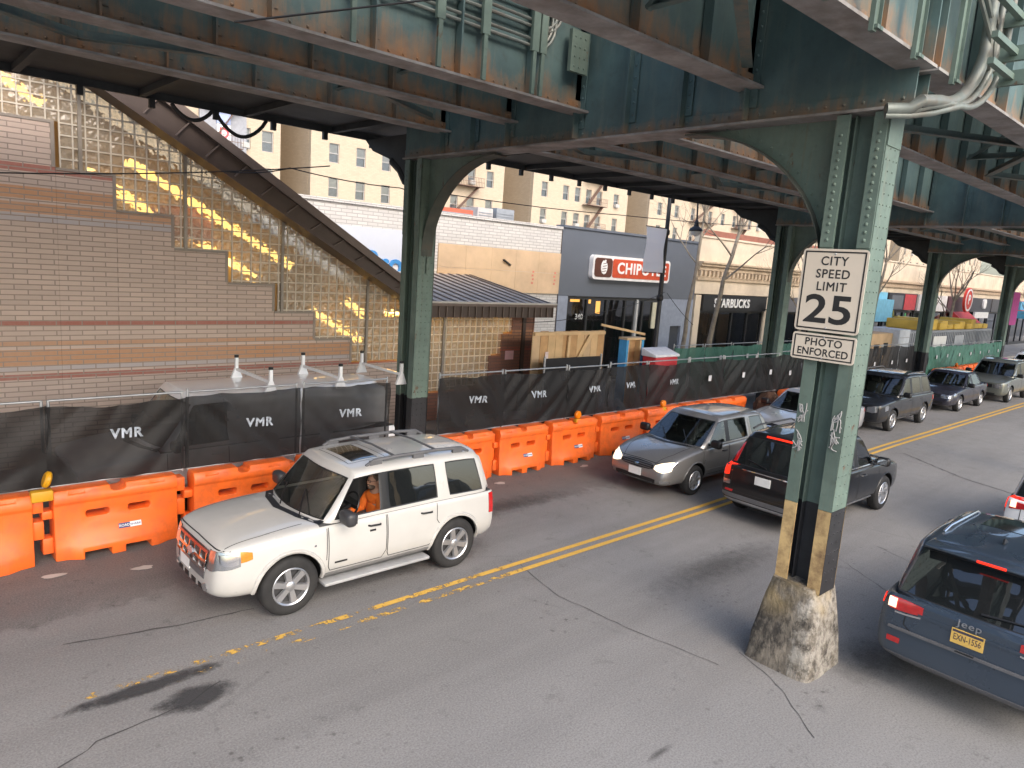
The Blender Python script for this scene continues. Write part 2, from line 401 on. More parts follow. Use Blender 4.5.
def linemat():
    m, t, b = newmat('yellow_road_paint'); co = objco(t)
    n = noise(t, co, 3.2, 7, .75); nf = noise(t, co, 24, 4, .7)
    c = mixc(t, n, (.60, .33, .04), (.68, .42, .08)); c = mixc(t, ramp(t, nf, [(.45, 0), (.75, .45)]), c, (.22, .17, .1))
    t.links.new(c, b.inputs['Base Color']); b.inputs['Roughness'].default_value = .75
    sx = N(t, 'ShaderNodeSeparateXYZ'); t.links.new(co, sx.inputs[0])
    # wear grows towards the worn stretch at the left end
    wear = ramp(t, mth(t, 'MULTIPLY', sx.outputs[0], .1), [(.1, .57), (.3, .505), (.42, .47), (.68, .43), (.76, .37), (1.1, .31)])
    yk = mth(t, 'MULTIPLY', mth(t, 'LESS_THAN', sx.outputs[1], 7.31), mth(t, 'MULTIPLY', mth(t, 'LESS_THAN', sx.outputs[0], 7.2), .06))
    sc = mth(t, 'ADD', mth(t, 'MULTIPLY', n, .75), mth(t, 'MULTIPLY', nf, .25))
    al = ramp(t, mth(t, 'ADD', mth(t, 'SUBTRACT', sc, mth(t, 'ADD', wear, yk)), .5), [(.49, 0), (.53, 1)])
    t.links.new(al, b.inputs['Alpha']); return m
YEL = linemat()
for nm, y0, y1 in (('centre_line', 7.37, 7.465), ('centre_line', 7.155, 7.25)):
    mb = MB(); xs = [1.2+i*.5 for i in range(400)]
    def yy(x): return 0 if x < 12 else min(.22, (x-12)*.022)
    vs = []
    for x in xs: vs += [(x, y0+yy(x), .009), (x, y1+yy(x), .009)]
    mb.add(vs, [(2*i, 2*i+2, 2*i+3, 2*i+1) for i in range(len(xs)-1)])
    tag(mb.build(nm, YEL), kind='structure')
# ------------------------------------------------------------------ elevated railway
el = wempty('elevated_railway', (8.2, 7.4, 0), 'green riveted steel elevated railway carried over the street on columns', 'elevated railway')
BX = [-6.4, 8.2, 22.7, 36.9, 49.6, 63.0, 77.0]        # bents along the street
GY = [3.05, 4.85, 7.6, 9.1, 10.85]                    # stringers under the rails
ZB, ZT = 6.72, 8.25
def girder(x0, x1, y, near):
    mb = MB()
    mb.box(x0, x1, y-.012, y+.012, ZB+.02, ZT-.02, 0)
    mb.box(x0, x1, y-.17, y+.17, ZB, ZB+.03, 1); mb.box(x0, x1, y-.17, y+.17, ZT-.02, ZT+.01, 0)
    for s in (-1, 1):
        mb.box(x0, x1, y+s*.012, y+s*.03, ZB+.032, ZB+.17, 0)
        n = int((x1-x0)/(1.18 if near else 1.18))
        for i in range(n+1):
            x = x0+.08 + (x1-x0-.16)*i/n
            mb.box(x-.012, x+.012, y+s*.031, y+s*.15, ZB+.035, ZT-.03, 0)
            mb.box(x+.013, x+.10, y+s*.031, y+s*.043, ZB+.18, ZT-.03, 0)
            if near:
                for k in range(7): mb.dome((x+.06, y+s*.043, ZB+.28+k*.19), (0, s, 0), .018, .014, 5, 0)
        if near:
            n = int((x1-x0)/.2)
            for i in range(n):
                mb.dome((x0+.1+i*.2, y+s*.03, ZB+.1), (0, s, 0), .02, .016, 5, 0)
    return mb.build('stringer_girder', [STEEL, FLANGE], el)
for i in range(len(BX)-1):
    for y in GY: girder(BX[i]+.03, BX[i+1]-.03, y, i in (0, 1))
girder(77.1, 92, 3.05, False); girder(77.1, 92, 10.85, False)

def cross(x, near):
    mb = MB(); zb, zt = 6.33, 8.2
    # two webs of a box, cover plates, angles, stiffeners
    for s in (-1, 1):
        y0, y1 = 3.0, 12.1
        mb.box(x+s*.16-.01, x+s*.16+.01, y0, y1, zb+.03, zt-.03, 0)
        mb.box(x+s*.171, x+s*.185, y0, y1, zb+.035, zb+.17, 0)
        mb.box(x+s*.171, x+s*.185, y0, y1, zt-.17, zt-.035, 0)
        for y in (4.85, 5.75, 6.65, 7.6, 9.1, 10.0, 10.85):
            mb.box(x+s*.186, x+s*.30, y-.012, y+.012, zb+.035, zt-.04, 0)
            mb.box(x+s*.186, x+s*.2, y+.013, y+.11, zb+.18, zt-.18, 0)
            mb.box(x+s*.186, x+s*.2, y-.11, y-.013, zb+.18, zt-.18, 0)
            if near:
                for k in range(9):
                    for q in (-.06, .06): mb.dome((x+s*.2, y+q, zb+.28+k*.16), (s, 0, 0), .022, .018, 5, 0)
        if near:
            for k in range(int((y1-y0)/.2)): mb.dome((x+s*.185, y0+.1+k*.2, zb+.1), (s, 0, 0), .022, .018, 5, 0)
    mb.box(x-.24, x+.24, 3.0, 12.1, zb, zb+.028, 1); mb.box(x-.24, x+.24, 3.0, 12.1, zt-.028, zt, 0)
    return mb.build('cross_girder', [STEELX, FLANGE], el)

def column(x, y0, y1, near, bands):
    """H column: flange plates across y0 and y1, web between; x..x+.4 deep"""
    mb = MB(); zt = 6.32; x0, x1 = x-.2, x+.2; z0 = .98 if bands else 0
    st = .15
    def sect(za, zb_, mi_strip, mi_face, mi_web):
        for (ya, s) in ((y0, 1), (y1, -1)):
            mb.box(x0+.004, x1-.004, min(ya, ya+s*.02), max(ya, ya+s*.02), za, zb_, mi_face)           # flange plate
            a = ya+s*.021; b = ya+s*st
            for xe, sx in ((x0, 1), (x1, -1)):
                mb.box(min(xe, xe+sx*.016), max(xe, xe+sx*.016), min(ya, b), max(ya, b), za, zb_, mi_strip)   # edge angle legs seen from along the street
        ym = (y0+y1)/2
        mb.box(x-.012, x+.012, y0+.022, y1-.022, za, zb_, mi_web)
        mb.box(x-.10, x+.10, y0+st+.01, y0+st+.024, za, zb_, mi_web); mb.box(x-.10, x+.10, y1-st-.024, y1-st-.01, za, zb_, mi_web)
    if bands:
        sect(z0, 1.98, 2, 1, 1); sect(1.985, zt, 0, 0, 0)
    else:
        sect(z0, 1.75, 1, 1, 1); sect(1.755, zt, 0, 0, 0)
    if near:
        nz = int((zt-z0-.3)/.115)
        for k in range(nz):
            z = z0+.15+k*.115
            for q in ((-.14, -.05, .05, .14) if k % 2 else (-.06, .06)):
                mb.dome((x+q, y0, z), (0, -1, 0), .0125, .011, 5, 0 if z > 1.98 else 1)
        for k in range(14):        # splice plates high on the strips
            for ya in (y0+.075, y1-.075): mb.dome((x0-.012, ya, 5.0+k*.085), (-1, 0, 0), .022, .016, 6, 0)
        for ya in (y0, y1-st): mb.box(x0-.012, x0-.001, ya+.004, ya+st-.004, 4.92, 6.25, 0)
        mb.box(x0+.02, x1-.02, y0-.011, y0-.001, 5.98, 6.3, 0)
    o = mb.build('column', [STEEL2, BLACK, YPAINT], el)
    return o
YPAINT = M('worn_yellow_column_paint', (.50, .35, .16), .75, 0, .2, 3, .2, dirt=(.11, .055, .03), dscale=3.2, damt=.9)

KNEEF = M('knee_flange', (.075, .085, .07), .7, 0, .25, 3, dirt=(.10, .06, .04), damt=.5)
def knee(x, yc, s, a, h, parent):
    """curved web bracket between the column face at yc and the girder"""
    mb = MB(); zt = 6.32; n = 18
    arc = [(yc+s*a*(1-math.cos(t*math.pi/2/n)), zt-.02-h+h*math.sin(t*math.pi/2/n)) for t in range(n+1)]
    inner = [(yc, zt-.02-h-.35)] + arc
    poly = inner + [(arc[-1][0], zt-.005), (yc, zt-.005)]
    mb.prism(poly, 'x', x-.012, x+.012, 0)
    vs = []
    for (y, z) in arc: vs += [(x-.13, y, z), (x+.13, y, z)]
    d = Vector((0, -s*.0, 0))
    top = [(vx, vy, vz-.022) for vx, vy, vz in vs]
    m = len(vs); mb.add(vs+top, [(2*i, 2*i+1, 2*i+3, 2*i+2) for i in range(len(arc)-1)] + [(m+2*i, m+2*i+2, m+2*i+3, m+2*i+1) for i in range(len(arc)-1)]
           + [(2*i, 2*i+2, m+2*i+2, m+2*i) for i in range(len(arc)-1)] + [(2*i+1, m+2*i+1, m+2*i+3, 2*i+3) for i in range(len(arc)-1)], 1)
    for i in range(1, n):
        y, z = arc[i]
        for sx in (-1, 1): mb.dome((x+sx*.012, y-s*.06*math.sin(i*math.pi/2/n)*.4, z+.09), (sx, 0, 0), .018, .014, 5, 0)
    return mb.build('knee_bracket', [STEEL2, KNEEF], parent)
COLS = []
for i, x in enumerate(BX):
    cross(x, i in (1, 2))
    for (y0, y1, sd) in ((3.2, 3.75, 1), (11.5, 12.05, -1)):
        if x < 0 and sd == 1: continue
        o = column(x, y0, y1, i in (1, 2), sd == 1)
        if i == 1 and sd == 1: o['label'] = 'near column with pale green side, cream and black painted foot and scrawled paint'
        if i == 1 and sd == -1: o['label'] = 'dark green column standing between the fence screens left of the boarded shop'
        COLS.append(o)
        knee(x, 3.75 if sd == 1 else 11.5, sd, 2.0, 1.75, o)
# cantilever brackets and the walkway slab on the shop side
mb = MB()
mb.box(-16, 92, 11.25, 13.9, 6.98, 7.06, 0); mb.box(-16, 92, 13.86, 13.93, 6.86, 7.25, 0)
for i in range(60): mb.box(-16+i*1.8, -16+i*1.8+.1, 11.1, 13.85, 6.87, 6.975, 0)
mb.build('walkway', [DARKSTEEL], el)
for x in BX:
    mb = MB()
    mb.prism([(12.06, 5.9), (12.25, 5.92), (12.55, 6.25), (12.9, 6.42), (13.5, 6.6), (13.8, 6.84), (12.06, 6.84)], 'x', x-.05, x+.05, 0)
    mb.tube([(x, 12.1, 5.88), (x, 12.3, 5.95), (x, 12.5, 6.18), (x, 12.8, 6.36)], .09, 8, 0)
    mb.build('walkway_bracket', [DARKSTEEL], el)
# lateral bracing between stringers
def braces(x0, x1, ya, yb, n, z=6.86):
    for i in range(n):
        a = x0+(x1-x0)*i/n; b = x0+(x1-x0)*(i+1)/n
        mb = MB(); p, q = ((a, ya+.18, z), (b, yb-.18, z)) if i % 2 == 0 else ((a, yb-.18, z), (b, ya+.18, z))
        mb.bar(p, q, .12, .012, 0); mb.bar((p[0], p[1], z+.05), (q[0], q[1], z+.05), .012, .1, 0)
        mb.build('lateral_brace', [RUSTY2], el)
RUSTY2 = steel_mat('brace_paint', 6.6, 7.2, .6, (.09, .13, .12))
for i in range(len(BX)-1):
    braces(BX[i]+.6, BX[i+1]-.6, 9.1, 10.85, 5); braces(BX[i]+.6, BX[i+1]-.6, 3.05, 4.85, 5)
    for k in range(3):
        xx = BX[i]+(BX[i+1]-BX[i])*(k+.5)/3
        for (ya, yb) in ((3.05, 4.85), (7.6, 9.1), (9.1, 10.85)):
            mb = MB(); mb.bar((xx, ya+.17, 6.98), (xx, yb-.17, 6.98), .09, .012); mb.bar((xx+.04, ya+.17, 7.03), (xx+.04, yb-.17, 7.03), .012, .1)
            mb.bar((xx, ya+.17, 8.0), (xx, yb-.17, 6.98), .07, .05); mb.bar((xx, ya+.17, 7.0), (xx, yb-.17, 8.02), .07, .05)
            mb.build('cross_frame', [RUSTY2], el)
# open timber deck: sleepers with gaps, rails
mb = MB()
k = 0
x = -16.0
while x < 92:
    for (a, b) in ((2.5, 5.6), (6.9, 9.75)):
        mb.box(x, x+.24, a, b, 8.27, 8.5, 0)
    if k % 4 == 0: mb.box(x, x+.3, 9.75, 12.0, 8.27, 8.45, 0)
    x += .55; k += 1
for y in (3.2, 4.7, 7.55, 9.05): mb.box(-16, 92, y-.04, y+.04, 8.505, 8.65, 1)
for y in (2.55, 5.3, 6.95, 9.6, 10.4, 11.2): mb.box(-16, 92, y-.1, y+.1, 8.505, 8.56, 0)
mb.build('track_deck', [TIE, RUSTY], el)
# conduits on the third stringer, turning down onto the cross girder
for k, z in enumerate((7.38, 7.46, 7.62, 7.70, 7.86, 7.94)):
    r_ = .022; xe = 7.15+.12*k*.5
    pts = [(-12+.01*k, 7.5, z), (xe-.25, 7.5, z)] + [(xe-.25+.35*math.sin(t*math.pi/10), 7.5-.0*t, z-.1*(k % 2)-.0+.35*(1-math.cos(t*math.pi/10))) for t in range(1, 6)]
    pts += [(pts[-1][0], 7.5, 8.2)]
    MB().tube(pts, r_, 7).build('conduit', CONDUIT, el, 50)
for x in (4.2, 5.35, 6.05, 6.9, 7.05):
    mb = MB(); mb.box(x-.03, x+.03, 7.43, 7.47, 6.76, 8.2); mb.box(x-.06, x+.06, 7.425, 7.475, 7.3, 8.0)
    mb.build('conduit_hanger', [STEEL2], el)
mb = MB(); mb.box(7.55, 7.9, 7.40, 7.46, 7.2, 7.75)
for a in range(3):
    for b in range(4): mb.dome((7.62+a*.1, 7.40, 7.27+b*.13), (0, -1, 0), .018, .014, 5)
mb.build('gusset_plate', [STEEL2], el)
# drain cable loop over the outer stringer
MB().tube([(2.9, 7.42, 6.62)]+[(2.9+i*.28, 7.42-.02*i, 6.62+.1*i+.0*i*i) for i in range(1, 14)], .012, 6).build('sagging_cable', CABLE, el, 60)
# outer face of the near stringer: bright vertical posts, pipes bending onto the column head
for x in (5.6, 6.5, 7.47, 8.55):
    mb = MB(); mb.box(x-.035, x+.035, 2.83, 2.872, 6.64, 8.25); mb.box(x+.036, x+.045, 2.80, 2.86, 6.66, 8.25)
    mb.box(x-.02, x+.10, 2.80, 2.829, 6.66, 6.69); mb.build('handrail_post', [STEEL2], el)
for k in range(3):
    y = 2.74-.05*k; x = 9.05+.16*k
    pts = [(x, y, 8.3), (x, y, 7.05)] + [(x-.75*(1-math.cos(t*math.pi/20)), y+.012*t, 7.05-.62*math.sin(t*math.pi/20)) for t in range(1, 11)]
    pts += [(pts[-1][0]-.35, 2.9, 6.37-.03*k), (7.95, 3.0, 6.30-.03*k), (7.8, 3.17, 6.29-.03*k)]
    MB().tube(pts, .062 if k == 0 else .034, 10).build('conduit', CONDUIT, el, 50)
for z in (6.8, 7.05, 7.4):
    mb = MB(); mb.box(8.55, 9.35, 2.5, 2.56, z, z+.06); mb.box(9.3, 9.36, 2.4, 2.7, z-.05, z+.1); mb.build('pipe_clamp', [STEEL2], el)
for k in range(5): MB().tube([(-4, 2.85-.01*k, 7.55+.1*k), (8.7+.1*k, 2.78-.01*k, 7.55+.1*k), (9.0+.12*k, 2.7, 7.2+.05*k), (9.15+.1*k, 2.7, 6.9)], .025, 6).build('conduit', CONDUIT, el, 50)
# nubs and hanging loops under the walkway edge
for i, x in enumerate([2.9+1.08*k for k in range(16)]):
    MB().box(x-.045, x+.045, 13.76, 13.84, 6.70, 6.85).build('cable_hanger', CABLE, el)
for (a, b, s) in ((4.3, 5.0, .22), (5.05, 6.0, .36)):
    MB().tube([(a+(b-a)*t/12, 13.8, 6.84-s*math.sin(math.pi*t/12)**.8) for t in range(13)], .035, 7).build('cable_loop', CABLE, el, 60)

# concrete pedestal under the near column
def pedestal_mat():
    m, t, b = newmat('chipped_concrete'); co = objco(t)
    n1 = noise(t, co, 5.5, 7, .75); n2 = noise(t, mapping(t, co, (1, 1, .5)), 11, 5, .7); n0 = noise(t, co, 1.6, 3)
    c = mixc(t, ramp(t, n1, [(.35, 0), (.6, 1)]), (.115, .10, .08), (.23, .20, .16))
    c = mixc(t, ramp(t, mth(t, 'ADD', mth(t, 'MULTIPLY', n2, .6), mth(t, 'MULTIPLY', n0, .4)), [(.46, 0), (.56, .92)]), c, (.035, .031, .027))
    sx = N(t, 'ShaderNodeSeparateXYZ'); t.links.new(co, sx.inputs[0])
    wf = mth(t, 'MULTIPLY', ramp(t, n1, [(.4, 0), (.56, 1)]), ramp(t, mth(t, 'ADD', sx.outputs[1], mth(t, 'MULTIPLY', n0, .3)), [(3.3/10, 1), (3.36/10, 0)]))
    rr = mth(t, 'MULTIPLY', ramp(t, n1, [(.42, 0), (.6, .9)]), mth(t, 'LESS_THAN', sx.outputs[1], mth(t, 'ADD', 3.1, mth(t, 'MULTIPLY', n2, .5))))
    c = mixc(t, rr, c, (.36, .335, .29))
    yy_ = mth(t, 'MULTIPLY', ramp(t, n0, [(.45, 0), (.6, .5)]), ramp(t, mth(t, 'MULTIPLY', sx.outputs[2], 1.0), [(.55, 0), (.8, 1)]))
    c = mixc(t, yy_, c, (.38, .29, .15))
    t.links.new(c, b.inputs['Base Color']); b.inputs['Roughness'].default_value = .9
    bump(t, b, mth(t, 'ADD', n1, n2), .8, .05); return m
bm = bmesh.new()
bmesh.ops.create_cube(bm, size=1)
bmesh.ops.subdivide_edges(bm, edges=bm.edges, cuts=9, use_grid_fill=True)
rnd = random.Random(11)
from mathutils import noise as mn
for v in bm.verts:
    h = v.co.z+.5; tp = 1-.34*h**1.3
    x, y = v.co.x*.92*tp, v.co.y*.82*tp
    rr = max(abs(v.co.x), abs(v.co.y))
    # rounded corners
    c = min(abs(v.co.x), abs(v.co.y))/.5
    f = 1-.07*max(0, (c-.6)/.4)**2
    if h > .9: f *= 1-.05*(h-.9)/.1
    z = h*1.04
    d = mn.noise(Vector((x*4, y*4, z*4)))*.035+mn.noise(Vector((x*11, y*11, z*11)))*.014
    v.co = Vector((8.22+x*f*(1+d), 3.5+y*f*(1+d), max(0, z+(d*.6 if 0 < h else 0)) if h > 0 else 0))
me = bpy.data.meshes.new('concrete_pedestal'); bm.to_mesh(me); bm.free(); me.materials.append(pedestal_mat())
smooth_mesh(me, 60)
tag(link('concrete_pedestal', me), 'chipped and stained concrete block under the foot of the near steel column', 'pedestal')

# scrawl of silver paint on the column strips
SCRAWL = M('silver_spray_paint', (.33, .33, .32), .6)
rnd = random.Random(4)
nearcol = COLS[[i for i, o in enumerate(COLS) if o.get('label', '').startswith('near column')][0]]
for (yc, zc) in ((3.675, 3.05), (3.69, 2.72), (3.275, 3.02), (3.27, 2.82)):
    mb = MB()
    for k in range(7):
        p = [(7.988, yc+rnd.uniform(-.06, .06), zc+rnd.uniform(-.13, .13)) for _ in range(4)]
        P = []
        for t in range(9):
            u = t/8; P.append(tuple(((1-u)**3*p[0][j]+3*(1-u)**2*u*p[1][j]+3*(1-u)*u*u*p[2][j]+u**3*p[3][j]) for j in range(3)))
        mb.tube(P, .007, 5)
    mb.build('spray_scrawl', SCRAWL, nearcol)

# ------------------------------------------------------------------ signs on the near column
SIGNW = M('sign_sheeting', (.66, .58, .47), .5, 0, .03); SIGNK = M('sign_black', (.02, .02, .02), .5)
def plate(mb, y0, y1, z0, z1, x, t, r=.035, mi=0):
    pts = []
    for (cy, cz, a0) in ((y1-r, z1-r, 0), (y0+r, z1-r, 90), (y0+r, z0+r, 180), (y1-r, z0+r, 270)):
        for k in range(5): a = R(a0+k*22.5); pts.append((cy+r*math.cos(a), cz+r*math.sin(a)))
    mb.prism(pts, 'x', x-t, x, mi)
def rframe(mb, y0, y1, z0, z1, x, wd, mi):
    mb.box(x-.002, x, y0, y1, z1-wd, z1, mi); mb.box(x-.002, x, y0, y1, z0, z0+wd, mi)
    mb.box(x-.002, x, y0, y0+wd, z0+wd, z1-wd, mi); mb.box(x-.002, x, y1-wd, y1, z0+wd, z1-wd, mi)
ycs = 3.535
sg = wempty('speed_limit_sign', (7.95, ycs, 3.98), 'cream speed limit sign reading CITY SPEED LIMIT 25 bolted to the near column', 'road sign')
mb = MB(); plate(mb, ycs-.36, ycs+.36, 3.99, 4.90, 7.955, .006, .045); mb.box(7.96, 7.985, 3.3, 3.6, 4.7, 4.76, 0); p_ = mb.build('sign_panel', SIGNW, sg)
mb = MB(); rframe(mb, ycs-.335, ycs+.335, 4.015, 4.875, 7.9485, .016, 0); mb.build('border', SIGNK, sg)
for s_, z, sz in (('CITY', 4.765, .135), ('SPEED', 4.625, .135), ('LIMIT', 4.487, .135)):
    text('lettering', s_, sz, SIGNK, sg, (7.9485, ycs, z), FACE_X, .0005, 0, bev=.0022, sx=.95, spacing=1.12)
text('lettering', '25', .435, SIGNK, sg, (7.9485, ycs, 4.225), FACE_X, .001, .008, sx=1.26, spacing=1.02)
for zz in (4.845, 4.035): MB().dome((7.948, ycs, zz), (-1, 0, 0), .012, .008, 8).build('bolt', GALV, sg)
sg2 = wempty('photo_enforced_plate', (7.95, ycs, 3.66), 'small cream plate reading PHOTO ENFORCED below the speed limit sign', 'road sign')
mb = MB(); plate(mb, ycs-.36, ycs+.36, 3.665, 3.965, 7.955, .006, .035); mb.build('sign_panel', SIGNW, sg2)
mb = MB(); rframe(mb, ycs-.335, ycs+.335, 3.687, 3.943, 7.9485, .014, 0); mb.build('border', SIGNK, sg2)
text('lettering', 'PHOTO', .115, SIGNK, sg2, (7.9485, ycs, 3.868), FACE_X, .001, .002, sx=1, spacing=1.1)
text('lettering', 'ENFORCED', .115, SIGNK, sg2, (7.9485, ycs, 3.757), FACE_X, .001, .002, sx=.95, spacing=1.05)
for zz in (3.93, 3.70): MB().dome((7.948, ycs, zz), (-1, 0, 0), .01, .008, 8).build('bolt', GALV, sg2)
def at(x, y, Y):
    """street point on the plane at depth Y that lies on a given sight line (used to read positions off the photograph)"""
    d = _fw + _r2*((x-512)/718.65) - _u2*((y-384)/718.65)
    return Vector((0, 0, 4.5)) + d*(Y/d.y)

def brick_mat(name, c1, c2, mortar, bw=.40, bh=.088, ms=.012, bands=(), dirt=None):
    m, t, b = newmat(name); co = objco(t)
    mp = mapping(t, co, (1, 1, 1), (0, 0, 0), (R(90), 0, 0))
    s = N(t, 'ShaderNodeSeparateXYZ'); t.links.new(co, s.inputs[0])
    cb = N(t, 'ShaderNodeCombineXYZ'); t.links.new(mth(t, 'ADD', s.outputs[0], s.outputs[1]), cb.inputs[0]); t.links.new(s.outputs[2], cb.inputs[1])
    br = N(t, 'ShaderNodeTexBrick'); t.links.new(cb.outputs[0], br.inputs['Vector'])
    br.inputs['Scale'].default_value = 1; br.inputs['Brick Width'].default_value = bw; br.inputs['Row Height'].default_value = bh
    br.inputs['Mortar Size'].default_value = ms; br.inputs['Mortar Smooth'].default_value = .2; br.inputs['Bias'].default_value = -.1
    br.inputs['Color1'].default_value = (*c1, 1); br.inputs['Color2'].default_value = (*c2, 1); br.inputs['Mortar'].default_value = (*mortar, 1)
    c = br.outputs['Color']
    for (z0, z1, col, a) in bands:
        inb = mth(t, 'MULTIPLY', mth(t, 'GREATER_THAN', s.outputs[2], z0), mth(t, 'LESS_THAN', s.outputs[2], z1))
        k = mth(t, 'MULTIPLY', inb, mth(t, 'MULTIPLY', mth(t, 'SUBTRACT', 1.0, br.outputs['Fac']), a))
        c = mixc(t, k, c, col)
    n = noise(t, co, 1.1, 5)
    c = mixc(t, ramp(t, n, [(.35, 0), (.8, .35)]), c, dirt or tuple(x*.7 for x in c1))
    c = mixc(t, mth(t, 'MULTIPLY', noise(t, co, 14, 4), .25), c, tuple(min(1, x*1.3) for x in c2))
    t.links.new(c, b.inputs['Base Color']); b.inputs['Roughness'].default_value = .85
    bump(t, b, mth(t, 'SUBTRACT', 1.0, br.outputs['Fac']), .5, .006); return m

# ------------------------------------------------------------------ station building with glass-block stair
OR, RD, BL = (.52, .26, .12), (.36, .10, .07), (.44, .42, .44)
STB = brick_mat('tan_grey_brick', (.60, .47, .39), (.50, .395, .33), (.27, .215, .18), .42, .093, .011,
                [(5.52, 5.65, RD, 1), (5.05, 5.26, OR, 1), (4.80, 4.98, OR, .9), (4.66, 4.79, BL, .9), (2.78, 2.88, RD, 1), (2.41, 2.51, OR, .85), (2.06, 2.35, OR, 1), (1.96, 2.05, BL, .8), (1.80, 1.90, RD, 1)])
STR = brick_mat('brown_brick', (.25, .12, .085), (.20, .10, .075), (.13, .09, .075), .42, .093, .011,
                [(2.30, 2.62, OR, .7), (1.98, 2.08, RD, 1)])
def glassblock():
    m = bpy.data.materials.new('glass_block'); m.use_nodes = True; t = m.node_tree; t.nodes.clear()
    o = N(t, 'ShaderNodeOutputMaterial'); co = objco(t)
    rf = N(t, 'ShaderNodeBsdfTransparent'); rf.inputs[0].default_value = (.86, .83, .72, 1)
    rr = N(t, 'ShaderNodeBsdfRefraction'); rr.inputs['IOR'].default_value = 1.12; rr.inputs['Roughness'].default_value = .22; rr.inputs[0].default_value = (.9, .87, .76, 1)
    df = N(t, 'ShaderNodeBsdfPrincipled'); df.inputs['Base Color'].default_value = (.55, .50, .40, 1); df.inputs['Roughness'].default_value = .25
    gl = N(t, 'ShaderNodeBsdfGlossy'); gl.inputs['Roughness'].default_value = .06
    bp = N(t, 'ShaderNodeBump'); bp.inputs['Strength'].default_value = 1.0; bp.inputs['Distance'].default_value = .085
    t.links.new(noise(t, co, 6.5, 1.5, .5), bp.inputs['Height'])
    for q in (rr, gl, df): t.links.new(bp.outputs[0], q.inputs['Normal'])
    m0 = N(t, 'ShaderNodeMixShader'); m0.inputs[0].default_value = .47
    t.links.new(rr.outputs[0], m0.inputs[1]); t.links.new(df.outputs[0], m0.inputs[2])
    fr = N(t, 'ShaderNodeFresnel'); fr.inputs[0].default_value = 1.45; t.links.new(bp.outputs[0], fr.inputs['Normal'])
    m2 = N(t, 'ShaderNodeMixShader'); t.links.new(fr.outputs[0], m2.inputs[0]); t.links.new(m0.outputs[0], m2.inputs[1]); t.links.new(gl.outputs[0], m2.inputs[2])
    t.links.new(m2.outputs[0], o.inputs[0]); return m
GBL = glassblock()
MORT = M('block_mortar', (.62, .57, .48), .8, 0, .1)
BROWN = M('brown_metal_trim', (.085, .062, .052), .45, .3, .1); BROWNL = M('brown_metal_cap', (.17, .13, .11), .45, .3, .1)
ROOFM = M('standing_seam_roof', (.50, .43, .37), .5, .0, .1, 2); SEAM = M('roof_seam', (.13, .10, .085), .5, .3)
stn = wempty('station_house', (6, 15.5, 0), 'brick station stairhouse with stepped glass block wall and sloping brown roof', 'building')
YW = 15.5
STEP = [(-6, 2.84, 6.40), (2.84, 3.82, 5.60), (3.82, 4.86, 4.95), (4.86, 5.94, 4.30), (5.94, 6.98, 3.65), (6.98, 7.98, 3.04), (7.98, 8.96, 2.40), (8.96, 10.3, 1.82)]
def roofz(x): return 6.95-.555*(x-3.64)+.25
mb = MB()
for x0, x1, z in STEP: mb.box(x0+.002, x1-.002, YW, YW+.22, 0, z)
mb.build('brick_wall', STB, stn)
mb = MB()
for x0, x1, z in ((10.3, 13.42, .9), (13.42, 13.85, 1.85), (13.85, 14.24, 2.48), (14.24, 15.08, 3.3)): mb.box(x0+.002, x1-.002, YW, YW+.22, 0, z)
mb.box(14.62, 14.74, YW-.06, YW-.003, 0, 3.2, 1)
mb.box(15.08, 15.12, YW-.02, 19, 0, 3.3, 0)
mb.build('brick_wall', [STR, BROWN], stn)
# stone coping on the steps
mb = MB()
for (x0, x1, z), nx in zip(STEP, STEP[1:]):
    mb.box(x0, x1, YW-.012, YW+.23, z+.002, z+.05); mb.box(x1-.06, x1+.0, YW-.012, YW+.23, nx[2]+.05, z+.001)
mb.build('step_coping', M('coping', (.30, .26, .22), .8), stn)
# glass and joints
def zt_(x): return 7.16-.588*(x-4.61)
def zb_(x): return 6.95-.542*(x-3.64)
BW = .2075
gp = MB(); jt = MB(); x = -6.0
def stepz(x):
    for a, b, z in STEP + [(10.3, 13.42, .9), (13.42, 13.85, 1.85), (13.85, 14.24, 2.48)]:
        if a <= x < b: return z+.05
    return 9
while x < 14.24:
    xb = x+BW; zb = max(stepz(x+.1), 0); zt = max(zt_(x+.1)-.07, 3.3) if x < 10.4 else 3.2
    
    if zt > zb+.05:
        gp.add([(x, YW+.04, zb), (xb, YW+.04, zb), (xb, YW+.04, zt), (x, YW+.04, zt)], [(0, 1, 2, 3)])
        jt.box(x-.012, x+.012, YW+.018, YW+.06, zb, zt)
        k = math.ceil(zb/BW)
        while k*BW < zt: jt.box(x+.013, xb-.013, YW+.020, YW+.058, k*BW-.012, k*BW+.012); k += 1
    x = xb
gp.build('glass_block_panel', GBL, stn, fix=False); jt.build('block_joints', MORT, stn)
for x in (3.24, 5.08, 7.15, 9.36, 11.75):
    zb = stepz(x)-.05
    MB().box(x-.03, x+.03, YW-.02, YW+.1, zb, roofz(x)+.2 if x < 10 else 3.2).build('mullion', M('grey_mullion', (.30, .27, .23), .5, .3), stn)
